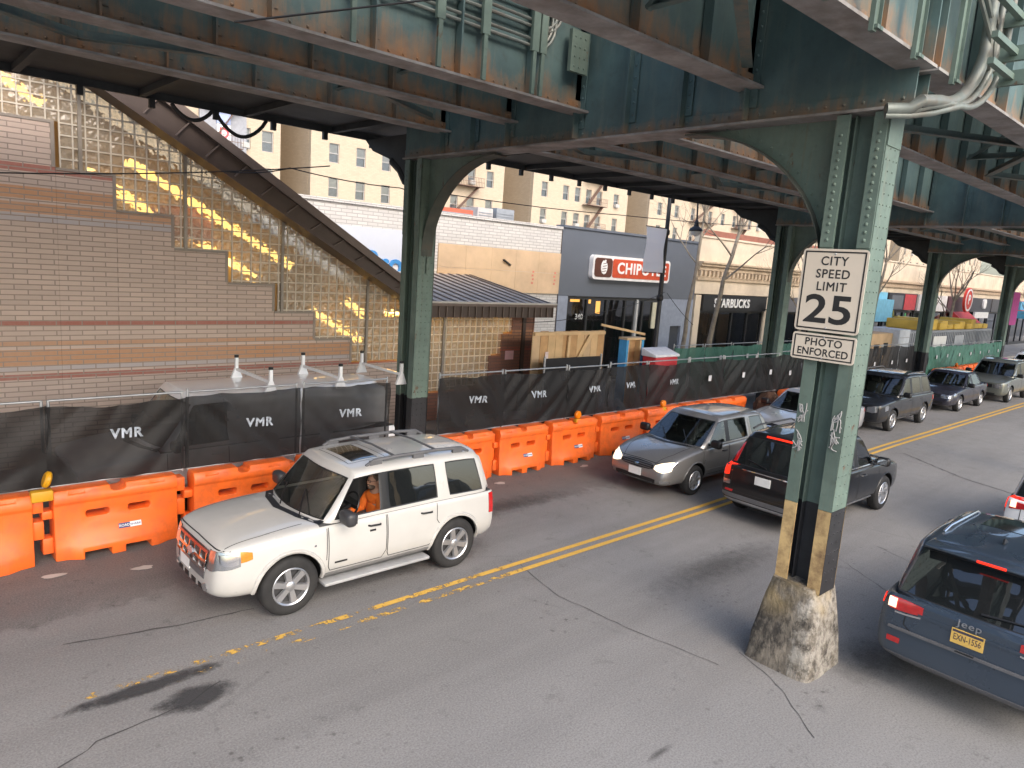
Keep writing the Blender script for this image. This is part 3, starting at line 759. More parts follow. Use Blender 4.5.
# sloping eave
def zt_(x): return 7.16-.588*(x-4.61)
def zb_(x): return 6.95-.542*(x-3.64)
xa, xe = -5, 10.55
mb = MB()
mb.prism([(xa, zb_(xa)+.08), (xe, zb_(xe)+.08), (xe, zt_(xe)-.2), (xa, zt_(xa)-.2)], 'y', 14.95, 15.0, 0)          # recessed fascia board
mb.prism([(xa, zb_(xa)), (xe, zb_(xe)), (xe, zb_(xe)+.078), (xa, zb_(xa)+.078)], 'y', 14.86, 15.45, 0)                # lower trim and soffit
mb.prism([(xa, zt_(xa)-.2), (xe, zt_(xe)-.2), (xe, zt_(xe)), (xa, zt_(xa))], 'y', 14.84, 15.02, 1)                   # gutter cap
x = -4.8
while x < xe-.1:
    mb.prism([(x-.03, zb_(x)+.08), (x+.0, zb_(x)+.08), (x+.27, zt_(x+.25)-.2), (x+.24, zt_(x+.25)-.2)], 'y', 14.88, 14.949, 1); x += .56
mb.build('sloping_eave', [BROWN, BROWNL], stn)
mb = MB(); mb.prism([(xa, zt_(xa)-.05), (xe, zt_(xe)-.05), (xe, zt_(xe)+.02), (xa, zt_(xa)+.02)], 'y', 15.03, 18.2, 0)
mb.build('stair_roof', ROOFM, stn)
# entrance roof, hipped, with standing seams
E0, E1, EY, EZ = 10.3, 15.0, 14.6, 3.44
mb = MB(); rz_ = 4.05
mb.add([(E0, EY, EZ), (E1, EY, EZ), (E1-.9+.6, 18.2, rz_), (E0, 18.2, rz_), (E1+.0, 18.2, EZ)], [(0, 1, 2, 3), (1, 4, 2)], 0)
mb.build('entrance_roof', ROOFM, stn)
mb = MB(); x = E0+.12
while x < E1-.05:
    x1 = x+0*(E1); mb.bar((x, EY+.02, EZ+.02), (min(x, E1-.32), 18.15, rz_+.02), .10, .012); x += .34
mb.build('roof_seams', SEAM, stn)
mb = MB(); mb.box(E0, E1+.02, EY-.1, EY, EZ-.1, EZ-.03, 1); mb.box(E0, E1+.02, EY-.11, EY+.01, EZ-.028, EZ+.02, 2); mb.box(E0, E1, EY+.02, EY+.05, EZ-.40, EZ-.1, 0); mb.box(E1-.03, E1, EY+.05, 18, EZ-.38, EZ-.02, 0)
x = E0+.1
while x < E1: mb.box(x-.012, x+.012, EY-.02, EY+.02, EZ-.395, EZ-.1, 1); x += .24
mb.box(E0, E1-.04, EY+.05, 15.48, EZ-.40, EZ-.37, 0)
mb.build('entrance_eave', [BROWN, BROWNL, M('pale_gutter', (.55, .52, .48), .5)], stn)
MB().tube([(10.85, 15.0, 3.1), (10.85, 15.05, 2.95), (10.82, 15.3, 2.75), (10.8, 15.4, 2.55), (10.8, 15.4, 0)], .04, 8).build('downpipe', BROWN, stn, 50)
# lit interior: ochre walls, stair flight, rows of lamps that follow the flight
OCH = M('ochre_interior', (.42, .33, .20), .8, 0, .2, 1.5)
mb = MB(); mb.prism([(-6, 0), (14.6, 0), (14.6, 3.3), (10.4, 3.3), (-6, roofz(-6)+.1)], 'y', 17.6, 17.7); mb.box(14.45, 14.55, 15.8, 17.6, 0, 3.3)
mb.prism([(-6, 7.0), (10.3, 0.0), (-6, 0)], 'y', 15.95, 17.58, 0)
mb.build('stair_interior', OCH, stn)
LAMP = M('warm_lamp_tube', (1.0, .60, .17), .5, 0, 0, emis=1.5)
mb = MB(); x = -5.0; k = 0
while x < 10.0:
    for dz, yy0, on in ((.75, 16.9, 1), (1.45, 17.3, 1)):
        if (k+int(dz*2)) % 7 < 5:
            z = roofz(x)-dz; mb.bar((x, yy0, z), (x+.71, yy0, z-.395), .10, .15)
    x += .72; k += 1
for x in (10.5, 11.15, 11.8, 12.45, 13.1, 13.75): mb.box(x, x+.5, 16.5, 16.62, 2.92, 3.02)
mb.build('lamp_row', LAMP, stn)
MB().box(10.4, 14.0, 16.2, 16.4, 2.99, 3.04).build('entrance_lamp', M('entrance_lamp_glow', (1.0, .66, .25), .5, 0, 0, emis=6.0), stn)
mb = MB(); mb.box(4.95, 6.2, 17.2, 17.25, 4.5, 5.25); mb.build('red_poster', M('red_poster', (.50, .22, .17), .6), stn)
mb = MB(); mb.box(14.02, 14.35, YW-.015, YW-.003, 1.72, 1.98); mb.build('pink_notice', M('pink_notice', (.72, .45, .47), .6), stn)

# ------------------------------------------------------------------ shops beyond the pavement
FY = 18.5
CREAM = M('cream_render', (.68, .57, .43), .85, 0, .1, .8, dirt=(.42, .34, .24), dscale=.6)
WBR = brick_mat('white_glazed_brick', (.62, .60, .56), (.52, .50, .47), (.33, .31, .29), .34, .10, .012)
GREYF = M('grey_metal_facade', (.135, .15, .175), .5, .2, .05, .8); GREYL = M('pale_blue_grey_pier', (.27, .30, .36), .6)
SHOPGL = glass_mat('shop_glass', (.5, .53, .52), .75)
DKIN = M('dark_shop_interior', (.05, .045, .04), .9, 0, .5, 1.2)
def shop(x0, x1, zt, mat, name, label, yb=34, zg=3.3):
    e = wempty(name, ((x0+x1)/2, FY, 0), label, 'shop')
    mb = MB(); mb.box(x0+.003, x1-.003, FY, FY+.3, zg, zt); mb.box(x0+.003, x1-.003, FY+.31, yb, zt-.5, zt-.45)
    mb.box(x0+.003, x0+.3, FY+.31, yb, 0, zt-.52); mb.box(x1-.3, x1-.003, FY+.31, yb, 0, zt-.52); mb.box(x0+.31, x1-.31, yb-.2, yb, 0, zt-.52)
    mb.box(x0+.003, x1-.003, FY-.06, FY+.36, zt+.002, zt+.09)
    mb.build('wall', mat, e); return e
def storefront(e, x0, x1, zg, n, frame, door=None, lit=None):
    mb = MB(); mb.box(x0, x1, FY+.05, FY+.13, 0, .4); mb.box(x0, x1, FY+.05, FY+.13, zg-.1, zg)
    for i in range(n+1):
        x = x0+(x1-x0)*i/n; mb.box(x-.045, x+.045, FY+.03, FY+.15, .4, zg-.1)
    mb.build('shopfront_frame', frame, e)
    g = MB()
    for i in range(n):
        a, b = x0+(x1-x0)*i/n+.045, x0+(x1-x0)*(i+1)/n-.045
        g.add([(a, FY+.09, .4), (b, FY+.09, .4), (b, FY+.09, zg-.1), (a, FY+.09, zg-.1)], [(0, 1, 2, 3)])
    g.build('shop_window', SHOPGL, e, fix=False)
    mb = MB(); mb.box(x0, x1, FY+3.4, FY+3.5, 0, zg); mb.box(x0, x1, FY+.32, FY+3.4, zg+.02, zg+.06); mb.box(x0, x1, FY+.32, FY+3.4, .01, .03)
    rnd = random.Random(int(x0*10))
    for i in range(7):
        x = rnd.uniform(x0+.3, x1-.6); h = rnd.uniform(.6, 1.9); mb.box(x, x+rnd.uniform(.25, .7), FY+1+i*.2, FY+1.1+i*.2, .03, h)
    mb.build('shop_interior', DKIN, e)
white = shop(-14, 19.12, 5.85, WBR, 'boarded_shop', 'white brick shop with a wide plywood board over its sign bay', zg=0)
mb = MB(); P = M('plywood_board', (.60, .43, .27), .7, 0, .16, 1.1, .1, dirt=(.66, .47, .27), dscale=.8)
for i in range(5):
    for j in range(2): mb.box(13.62+i*1.1, 13.62+(i+1)*1.1-.006, FY-.05, FY-.004, 3.53+j*.73, 3.53+(j+1)*.73-.006)
mb.build('plywood_board', P, white)
mb = MB(); mb.bar((16.3, FY-.1, 4.62), (16.65, FY-.06, 4.45), .09, .04); mb.build('loose_bracket', BLACK, white)
RED_ = M('marker_red', (.65, .22, .16), .8)
for xx in (17.75, 18.85):
    mb = MB()
    for k in range(4): mb.box(xx-.05+.03*(k % 2), xx+.04+.02*(k % 2), FY-.055, FY-.0505, 3.85+k*.13, 3.92+k*.13)
    mb.build('red_marks', RED_, white)
mb = MB(); mb.box(7.2, 12.9, FY-.04, FY-.003, 3.8, 5.25); mb.build('sign_panel', M('pale_sign_panel', (.58, .61, .67), .5, 0, .02), white)
BLUE = M('blue_sign_letters', (.06, .28, .62), .4)
text('sign_letters', 'Pro', .98, BLUE, white, (11.62, FY-.06, 4.22), FACE_Y, .03, .02, sx=.95)
mb = MB(); mb.box(19.125, 19.15, FY-.01, FY+.2, 0, 5.8); mb.build('downpipe', BROWN, white)
# rooftop kit
acm = M('rooftop_grey', (.30, .32, .34), .6, .2)
for (p, q, Y, m_, lb, nm) in (((430, 205), (473, 213), 20, M('red_roof_panel', (.55, .13, .07), .6), 'red weathered hoarding standing on the white brick shop roof', 'roof_hoarding'),
                             ((497, 208), (514, 216), 20.5, acm, 'grey rooftop air unit on the white brick shop roof near the grey shop', 'air_unit'),
                             ((478, 207), (493, 212), 20.5, M('pale_unit', (.5, .47, .44), .6), 'pale rooftop air unit with a fan grille beside the red hoarding', 'air_unit')):
    a, b = at(*p, Y), at(*q, Y); e = wempty(nm, ((a.x+b.x)/2, Y, 5.4), lb, 'rooftop unit' if nm == 'air_unit' else 'hoarding')
    MB().box(a.x, b.x, Y, Y+1.0, 5.4, a.z).build('casing', m_, e)
    mb = MB()
    for k in range(8): mb.box(a.x+.05, b.x-.05, Y-.02, Y-.002, 5.6+k*(a.z-5.7)/8, 5.63+k*(a.z-5.7)/8)
    mb.build('louvre', acm, e)
# grey shop with the red sign
gs = shop(19.16, 27.9, 5.93, GREYF, 'grill_shop', 'dark grey shop with a red and brown sign reading CHIPOTLE', zg=3.47)
mb = MB(); mb.box(19.17, 19.68, FY-.02, FY+.3, 0, 3.465); mb.build('pier', GREYL, gs)
mb = MB(); mb.box(25.5, 26.3, FY-.02, FY+.3, 0, 3.465); mb.box(27.1, 27.88, FY-.02, FY+.3, 0, 3.465); mb.box(26.302, 27.098, FY-.02, FY+.3, 2.3, 3.465); mb.build('pier', GREYL, gs)
mb = MB(); mb.box(26.305, 27.095, FY+.1, FY+.16, .1, 2.29); mb.build('door', M('dark_door', (.05, .055, .065), .5), gs)
storefront(gs, 19.7, 25.48, 3.45, 5, M('shopfront_black', (.03, .03, .03), .4))
WARM = M('warm_shop_lamp', (1.0, .46, .09), .5, emis=1.6)
mb = MB()
for (x, z, w_, h_) in ((22.0, 3.2, .5, .07), (23.0, 3.15, .55, .09), (24.0, 3.12, .3, .12), (24.7, 2.9, .25, .35), (24.5, 1.6, .1, .1), (23.4, 1.5, .1, .1)): mb.box(x, x+w_, FY+2.9, FY+2.95, z-h_, z+h_*.6)
mb.build('ceiling_lamp', WARM, gs)
MB().box(23.86, 23.98, FY-.0, FY+.16, .4, 3.4).build('door_post', M('pale_post', (.5, .5, .48), .5), gs)
text('house_number', '340', .3, M('number_white', (.7, .7, .66), .5), gs, (20.45, FY+.06, 2.68), FACE_Y, .003)
mb = MB(); mb.box(25.0, 25.42, FY+.02, FY+.07, 2.2, 3.3); mb.build('menu_poster', M('cream_poster', (.62, .58, .42), .6), gs)
sgn = wempty('fascia_sign', (23.1, FY-.15, 4.18), 'long red and brown lit fascia sign with white rim reading CHIPOTLE', 'shop sign')
def rrect(x0, x1, z0, z1, r, n=5):
    pts = []
    for (cx, cz, a0) in ((x1-r, z1-r, 0), (x0+r, z1-r, 90), (x0+r, z0+r, 180), (x1-r, z0+r, 270)):
        for k in range(n+1): a = R(a0+k*90/n); pts.append((cx+r*math.cos(a), cz+r*math.sin(a)))
    return pts
X0, X1, Z0, Z1 = 20.72, 25.62, 4.14, 5.06
MB().prism(rrect(X0, X1, Z0, Z1, .16), 'y', FY-.20, FY-.003).build('cabinet', M('sign_rim_white', (.80, .78, .76), .4), sgn)
MB().prism(rrect(X0+1.15, X1-.1, Z0+.1, Z1-.1, .1), 'y', FY-.215, FY-.201).build('red_panel', M('sign_red', (.55, .075, .025), .4), sgn)
MB().prism(rrect(X0+.1, X0+1.12, Z0+.1, Z1-.1, .14), 'y', FY-.217, FY-.201).build('brown_panel', M('sign_brown', (.10, .035, .022), .4), sgn)
SW = M('sign_letter_white', (.85, .83, .80), .4)
mb = MB()
pep = [(.62, .10), (.50, .14), (.43, .26), (.42, .40), (.47, .53), (.55, .60), (.60, .58), (.66, .63), (.72, .60), (.69, .54), (.76, .50), (.80, .38), (.78, .24), (.72, .14)]
mb.prism([(X0+.02+px_*1.0, Z0+.1+pz_*1.06) for px_, pz_ in pep], 'y', FY-.229, FY-.218)
mb.build('emblem', SW, sgn)
mb = MB()
for k in range(4): mb.bar((X0+.5+.02*k, FY-.2305, Z0+.3+k*.1), (X0+.76, FY-.2305, Z0+.34+k*.1), .004, .022)
mb.build('emblem_lines', M('sign_brown_line', (.10, .035, .022), .4), sgn)
text('lettering', 'CHIPOTLE', .60, SW, sgn, (23.72, FY-.226, 4.595), FACE_Y, .008, .016, sx=1.05, spacing=1.12)
# cream parade: cornice, dentils, shops
cb = shop(27.92, 46.0, 6.25, CREAM, 'cream_parade', 'cream stone shop parade with dentil cornice and black coffee shop front', zg=3.75)
mb = MB()
mb.box(27.93, 46, FY-.22, FY-.003, 5.0, 5.12); mb.box(27.93, 46, FY-.12, FY-.003, 4.82, 4.998); mb.box(27.93, 46, FY-.30, FY-.003, 5.122, 5.2)
x = 28.0
while x < 46: mb.box(x, x+.16, FY-.16, FY-.003, 4.55, 4.80); x += .34
mb.box(27.93, 46, FY-.08, FY-.003, 4.38, 4.52)
mb.build('cornice', M('cornice_stone', (.50, .39, .27), .85, 0, .2, 3), cb)
mb = MB(); mb.box(27.95, 46, FY-.02, FY+.2, 6.345, 6.6); mb.build('parapet_rail', M('red_brown_parapet', (.30, .12, .08), .8), cb)
BLKF = M('black_fascia', (.02, .02, .022), .45)
mb = MB(); mb.box(28.5, 34.2, FY-.14, FY-.003, 3.0, 3.72); mb.build('fascia', BLKF, cb)
text('lettering', 'STARBUCKS', .56, SW, cb, (30.95, FY-.16, 3.34), FACE_Y, .012, .014, sx=.98, spacing=1.08)
storefront(cb, 28.5, 34.2, 3.0, 4, BLKF)
for xx in (28.0, 34.25): MB().box(xx, xx+.45, FY-.04, FY+.2, 0, 3.7).build('pier', CREAM, cb)
mb = MB(); mb.box(34.75, 46, FY-.10, FY-.003, 3.0, 3.74); mb.build('fascia', M('grey_fascia', (.14, .14, .15), .5), cb)
storefront(cb, 34.75, 46, 3.0, 7, BLKF)
blade = wempty('round_blade_sign', (34.0, 18.0, 2.7), 'round white and green blade sign beside the black coffee shop fascia', 'shop sign')
MB().lathe([(0, -.05), (.36, -.05), (.36, .05), (0, .05)], (34.05, 17.95, 3.1), 'y', 20).build('disc', M('disc_white', (.75, .76, .74), .4), blade)
MB().lathe([(.0, -.06), (.2, -.06), (.2, -.051), (0, -.051)], (34.05, 17.95, 3.1), 'y', 16).build('green_centre', M('disc_green', (.04, .25, .14), .4), blade)
MB().bar((34.05, 18.0, 3.1), (34.05, 18.45, 3.1), .04, .04).build('bracket', BLACK, blade)
# further parade with coloured shop signs
par = [(46.02, 49.8, (.20, .50, .66), 'shop with a pale blue sign left of the dark shop far along the street'),
       (49.82, 55.2, (.04, .04, .05), 'shop with black and red sign boards far along the street'),
       (55.22, 61.5, (.72, .68, .66), 'shop with white sign board behind the third column'),
       (61.52, 67.0, (.10, .05, .06), 'shop with red awning and red round sign behind the bare tree'),
       (67.02, 73.0, (.06, .06, .07), 'dark fronted shop with white lettered panel beside the far lamp post'),
       (73.02, 81.0, (.09, .085, .09), 'shop with grey shutter sign right of the pink banner'),
       (81.02, 88.0, (.60, .10, .07), 'shop with red sign and blue awning at the right edge'),
       (88.02, 100, (.45, .36, .28), 'tan shop at the far end of the parade'), (100.02, 130, (.40, .32, .26), 'long tan shop block at the far right end of the parade')]
for i, (a, b, c, lb) in enumerate(par):
    e = shop(a, b, 6.3, CREAM, 'parade_shop', lb, zg=3.3)
    mb = MB(); mb.box(a, b, FY-.22, FY-.003, 5.0, 5.14); mb.box(a, b, FY-.1, FY-.003, 4.7, 4.998); mb.build('cornice', M('cornice_stone', (.48, .36, .25), .85), e)
    MB().box(a+.15, b-.15, FY-.16, FY-.003, 3.2, 4.35).build('sign_board', M('sign_colour', c, .5), e)
    storefront(e, a+.2, b-.2, 3.15, 3, BLKF)
    SH = [q for q in bpy.data.objects if q.parent == e]
    if i == 1:
        MB().box(a+2.9, b-.4, FY-.18, FY-.161, 3.25, 4.3).build('red_panel', M('sign_red_panel', (.55, .06, .07), .5), e)
        MB().box(a+.6, b-2.8, FY-.18, FY-.161, 3.3, 4.2).build('grey_panel', M('sign_grey_panel', (.16, .17, .19), .5), e)
        rnd = random.Random(3); mb = MB()
        for k in range(16): x = rnd.uniform(a+.3, b-.4); z = rnd.uniform(1, 2.8); mb.box(x, x+.25, FY-.05, FY-.01, z, z+rnd.uniform(.2, .6), k % 3)
        mb.build('window_posters', [M('poster_yellow', (.55, .5, .1), .6), M('poster_green', (.12, .4, .15), .6), M('poster_blue', (.2, .45, .55), .6)], e)
    if i == 0: MB().box(a+.1, b-.1, FY-.6, FY-.17, 2.5, 3.9).build('awning', M('pale_blue_awning', (.20, .50, .68), .6), e)
    if i == 2: MB().ball((57.9, FY-.2, 3.85), (.6, .05, .4), 12, 8).build('pink_blot', M('sign_pink', (.65, .2, .25), .5), e)
    if i == 3:
        MB().prism([(FY-.02, 3.3), (FY-1.4, 2.2), (FY-1.4, 2.05), (FY-.02, 2.1)], 'x', 63, 67).build('awning', M('red_awning', (.58, .06, .05), .6), e)
        MB().lathe([(0, -.08), (.95, -.08), (.95, .08), (0, .08)], (63.6, FY-.9, 4.15), 'y', 24).build('round_sign', M('round_sign_red', (.65, .05, .03), .4), e)
        MB().lathe([(.72, -.1), (.86, -.1), (.86, -.081), (.72, -.081)], (63.6, FY-.9, 4.15), 'y', 24).build('white_ring', SW, e)
        text('letter', 'P', 1.0, SW, e, (63.6, FY-1.0, 4.15), FACE_Y, .01, .03)
    if i == 4:
        MB().box(68.2, 72, FY-.3, FY-.17, 2.7, 3.2).build('white_panel', SW, e)
        MB().prism(rrect(70.2, 71, 3.5, 4.3, .3), 'y', FY-.3, FY-.17).build('white_emblem', SW, e)
    if i == 6:
        MB().box(81.5, 84.5, FY-.9, FY-.18, 2.7, 3.4).build('awning', M('blue_awning', (.10, .40, .60), .5), e)
        MB().box(81.5, 83, FY-.4, FY-.18, 3.5, 4.3).build('blue_panel', M('blue_panel', (.12, .4, .6), .5), e)

# ------------------------------------------------------------------ apartment blocks far behind
AY = 62.0
APT = brick_mat('cream_apartment_brick', (.49, .405, .30), (.435, .355, .265), (.38, .315, .24), .4, .14, .01)
APTS = brick_mat('shade_toned_court_brick', (.46, .37, .265), (.41, .33, .235), (.35, .285, .21), .4, .14, .01)  # front brick darkened, court shade put into its colour; sills share it
WINP = glass_mat('apartment_glass', (.7, .74, .78), .9); WFR = M('window_frame_grey', (.42, .41, .40), .6); CURT = M('blind', (.55, .52, .47), .8, 0, .2, .7)
def win_mesh():
    mb = MB()
    mb.box(-.55, .55, -.06, .0, -.08, .0, 2); mb.box(-.5, -.44, -.03, .04, 0, 1.7, 0); mb.box(.44, .5, -.03, .04, 0, 1.7, 0)
    mb.box(-.44, .44, -.03, .04, 1.64, 1.7, 0); mb.box(-.44, .44, -.03, .04, .8, .86, 0); mb.box(-.44, .44, -.03, .04, 0, .05, 0)
    mb.add([(-.44, .02, .05), (.44, .02, .05), (.44, .02, 1.64), (-.44, .02, 1.64)], [(0, 1, 2, 3)], 1)
    mb.add([(-.44, .10, .75), (.44, .10, .75), (.44, .10, 1.64), (-.44, .10, 1.64)], [(0, 1, 2, 3)], 3)
    mb.add([(-.44, .14, .05), (.44, .14, .05), (.44, .14, 1.64), (-.44, .14, 1.64)], [(0, 1, 2, 3)], 4)
    me = bpy.data.meshes.new('window'); me.from_pydata(mb.v, [], mb.f)
    for q in (WFR, WINP, APTS, CURT, M('dark_room', (.30, .32, .35), .9)): me.materials.append(q)
    me.polygons.foreach_set('material_index', mb.m); return me
WINM = win_mesh()
_ac = MB().box(-.33, .33, -.35, .16, 0, .42)
for _k in range(5): _ac.box(-.28, .28, -.36, -.351, .06+_k*.07, .09+_k*.07)
ACM = bpy.data.meshes.new('air_conditioner'); ACM.from_pydata(_ac.v, [], _ac.f); ACM.materials.append(M('ac_case', (.45, .44, .42), .6))
def block(x0, x1, zt, cols, rows, label, esc=(), court=None, y=AY):
    e = wempty('apartment_block', ((x0+x1)/2, y, 0), label, 'apartment block', 'apartment blocks behind the shops')
    mb = MB(); W2_, H2 = .5, 1.7
    # facade with real openings: piers and spandrels
    cs = sorted(cols); edges = [x0]
    for c in cs: edges += [c-W2_, c+W2_]
    edges.append(x1)
    for i in range(0, len(edges), 2): mb.box(edges[i], edges[i+1], y, y+.35, 0, zt)
    for c in cs:
        z = 0
        for r_ in sorted(rows): mb.box(c-W2_, c+W2_, y+.003, y+.35, z, r_); z = r_+H2
        mb.box(c-W2_, c+W2_, y+.003, y+.35, z, zt)
    mb.box(x0, x1, y+.36, y+14, 0, zt-.3)
    mb.box(x0-.1, x1+.1, y-.2, y+.4, zt+.003, zt+.5)
    mb.build('wall', APT, e)
    if court:
        c0, c1 = court; mb = MB(); mb.box(c0+.01, c1-.01, y+7, y+7.3, 0, zt); mb.box(c0+.005, c0+.02, y+.4, y+7, 0, zt); mb.box(c1-.02, c1-.005, y+.4, y+7, 0, zt)
        mb.build('court_wall', APTS, e)
        for r_ in rows: link('window', WINM, e, ((c0+c1)/2, y+6.9, r_))
    for c in cs:
        for r_ in rows:
            link('window', WINM, e, (c, y+.15, r_))
            if (int(c*7)+int(r_*3)) % 4 == 0: link('air_conditioner', ACM, e, (c-.05, y-.02, r_+.05))
    for (xe0, xe1) in esc:
        mb = MB()
        for r_ in rows:
            z = r_-.25; mb.box(xe0, xe1, y-1.0, y-.05, z, z+.06)
            for zz in (z+.5, z+.95): mb.bar((xe0, y-1.0, zz), (xe1, y-1.0, zz), .04, .04)
            n = int((xe1-xe0)/.22)
            for k in range(n+1): mb.bar((xe0+(xe1-xe0)*k/n, y-1.0, z), (xe0+(xe1-xe0)*k/n, y-1.0, z+.95), .025, .025)
            mb.bar((xe0+.4, y-.6, z), (xe1-.5, y-.6, z+3.05), .5, .05)
        mb.build('fire_escape', M('fire_escape_iron', (.16, .10, .075), .7), e)
    return e
rows = [1.2, 4.25, 6.45+.0, 9.5, 12.55, 15.6, 18.65]
rows = [3.35, 6.4, 9.45, 12.5, 15.55, 18.6]
block(6, 28.25, 23, [9, 12, 15.5, 18.5, 20.6, 22.9, 25.1, 27.1], rows, 'leftmost cream apartment block with fire escape seen over the sloping station roof', [(21.6, 24.6)], (28.26, 31.05))
block(31.1, 54.2, 23, [33.4, 36.2, 39, 41.8, 45.2, 47.4, 49.6, 52.2], rows, 'cream apartment block seen either side of the dark green fence column', [(46.4, 50.6)], (54.21, 58.65))
block(58.7, 75.9, 23, [60.6, 64.2, 66.3, 68.3, 70.3, 73.6], rows, 'cream apartment block with fire escape above the grey shop', [(67.2, 70.8)], (75.91, 80.55))
block(80.6, 117, 23, [83, 87, 91, 95.5, 99, 102.3, 104.6, 107, 109.6, 112, 115], rows, 'wide cream apartment block with fire escapes behind the bare street trees', [(101.5, 105.4), (90, 96)], (117.01, 122))
block(122.05, 165, 23, [125+3.4*k for k in range(12)], rows, 'cream apartment block seen to the right of the speed limit sign', [(134, 141), (150, 156)], (165.01, 171))
block(171, 230, 22, [174+4.2*k for k in range(13)], rows, 'most distant cream apartment block past the third and fourth columns', [(190, 197)])
tag(bpy.data.objects['apartment_block.005'], None)
# vertical white sign with red letters
vs_ = wempty('vertical_sign', (at(225, 140, 61.5).x, 61.5, 9), 'tall white vertical sign with red letters on the leftmost apartment block', 'sign')
a, b = at(216, 118, 61.5), at(233, 160, 61.5)
MB().box(a.x-1.2, b.x+1.2, 61.7, 61.95, 9.5, 18).build('grey_back_panel', M('grey_back', (.30, .31, .34), .7), vs_)
MB().box(a.x+.1, b.x-.2, 61.5, 61.69, 10.5, a.z-.4).build('panel', M('white_sign_face', (.8, .78, .78), .5), vs_)
MB().box(a.x+.1, b.x-.2, 61.5, 61.69, a.z-.35, a.z+.5).build('blue_head', M('pale_blue_head', (.35, .42, .65), .5), vs_)
for k, ch in enumerate('DELI'):
    text('lettering', ch, 1.15, M('red_letter', (.6, .08, .1), .5), vs_, ((a.x+b.x)/2-.05, 61.48, a.z-1.1-k*1.02), FACE_Y, .02, .02)
# ------------------------------------------------------------------ bare trees
BARK = M('mottled_bark', (.24, .20, .15), .9, 0, .3, 3, .4, dirt=(.33, .29, .22), dscale=5, damt=.6)
def tree(base, tips, label, seed, r0=.17, depth=4):
    e = wempty('bare_tree', base, label, 'tree', 'bare street trees')
    rnd = random.Random(seed); tr = MB(); br = MB()
    def limb(p, d, L, r, lev):
        pts = [p]; rs = [r]; q = Vector(p); dd = Vector(d).normalized(); n = 5
        for i in range(n):
            dd = (dd + Vector((rnd.uniform(-.16, .16), rnd.uniform(-.16, .16), rnd.uniform(-.04, .16)))).normalized()
            q = q+dd*L/n; pts.append(q.copy()); rs.append(r*(1-.55*(i+1)/n))
        br.tube(pts, rs, 6 if lev < 2 else 4)
        if lev >= depth: return
        for i in range(3 if lev < 2 else 4):
            k = rnd.randint(2, n); a = rnd.uniform(0, 6.28); s = rnd.uniform(.45, .95)
            o = dd.orthogonal().normalized(); o = Matrix.Rotation(a, 3, dd) @ o
            limb(pts[k], (dd+o*s+Vector((0, 0, .15))).normalized(), L*rnd.uniform(.55, .8), rs[k]*.62, lev+1)
    P = [Vector(base)] + [Vector(t) for t in tips]
    r0 *= .58; rr = [r0*(1-.4*i/(len(P)-1)) for i in range(len(P))]; rr[0] *= 1.25
    fine = []; fr = []
    for i in range(len(P)-1):
        for k in range(4): fine.append(P[i].lerp(P[i+1], k/4)+Vector((rnd.uniform(-.02, .02), rnd.uniform(-.02, .02), 0))); fr.append(rr[i]+(rr[i+1]-rr[i])*k/4)
    fine.append(P[-1]); fr.append(rr[-1]); tr.tube(fine, fr, 10); tr.build('trunk', BARK, e, 60)
    top = P[-1]; d0 = (P[-1]-P[-2]).normalized()
    for i in range(4):
        a = i*1.7+rnd.uniform(-.4, .4)
        limb(top, (d0+Vector((math.cos(a)*.55, math.sin(a)*.55, .2))).normalized(), 2.4, rr[-1]*.75, 1)
    for i in range(2):
        k = len(fine)-3-i*2; a = rnd.uniform(0, 6.28)
        limb(fine[k], Vector((math.cos(a)*.8, math.sin(a)*.8, .8)), 2.0, fr[k]*.55, 1)
    br.build('branches', BARK, e, 60)
tree((25.4, 16, .1), [(25.7, 16, 2.6), (26.1, 16, 4.4), (26.9, 16, 6.4)], 'nearer bare tree leaning right in front of the black coffee shop front', 3, .19, 5)
tree((24.6, 16.6, .1), [(24.7, 16.6, 3), (25.0, 16.6, 5), (25.2, 16.6, 7.0)], 'slim bare tree standing just left of its leaning neighbour', 9, .15, 5)
tree((41.7, 16, .1), [(41.6, 16, 2.6), (41.9, 16, 4.2), (42.4, 16, 6)], 'bare tree right of the speed limit sign before the pale blue shop', 5, .19, 5)
tree((54.6, 16, .1), [(54.7, 16, 2.4), (54.9, 16, 4)], 'bare spreading tree framed between the third and fourth columns', 8, .24, 5)
tree((51.8, 16.4, .1), [(51.9, 16.4, 3), (51.5, 16.4, 5.5)], 'slim bare tree beside the third column', 14, .14)
tree((76.5, 16, .1), [(76.6, 16, 2.6), (76.9, 16, 4.4)], 'most distant bare tree at the right edge', 21, .2)
tree((33.8, 16.3, .1), [(33.9, 16.3, 3), (33.7, 16.3, 5.2)], 'bare tree behind the second column and the speed limit sign', 31, .15)

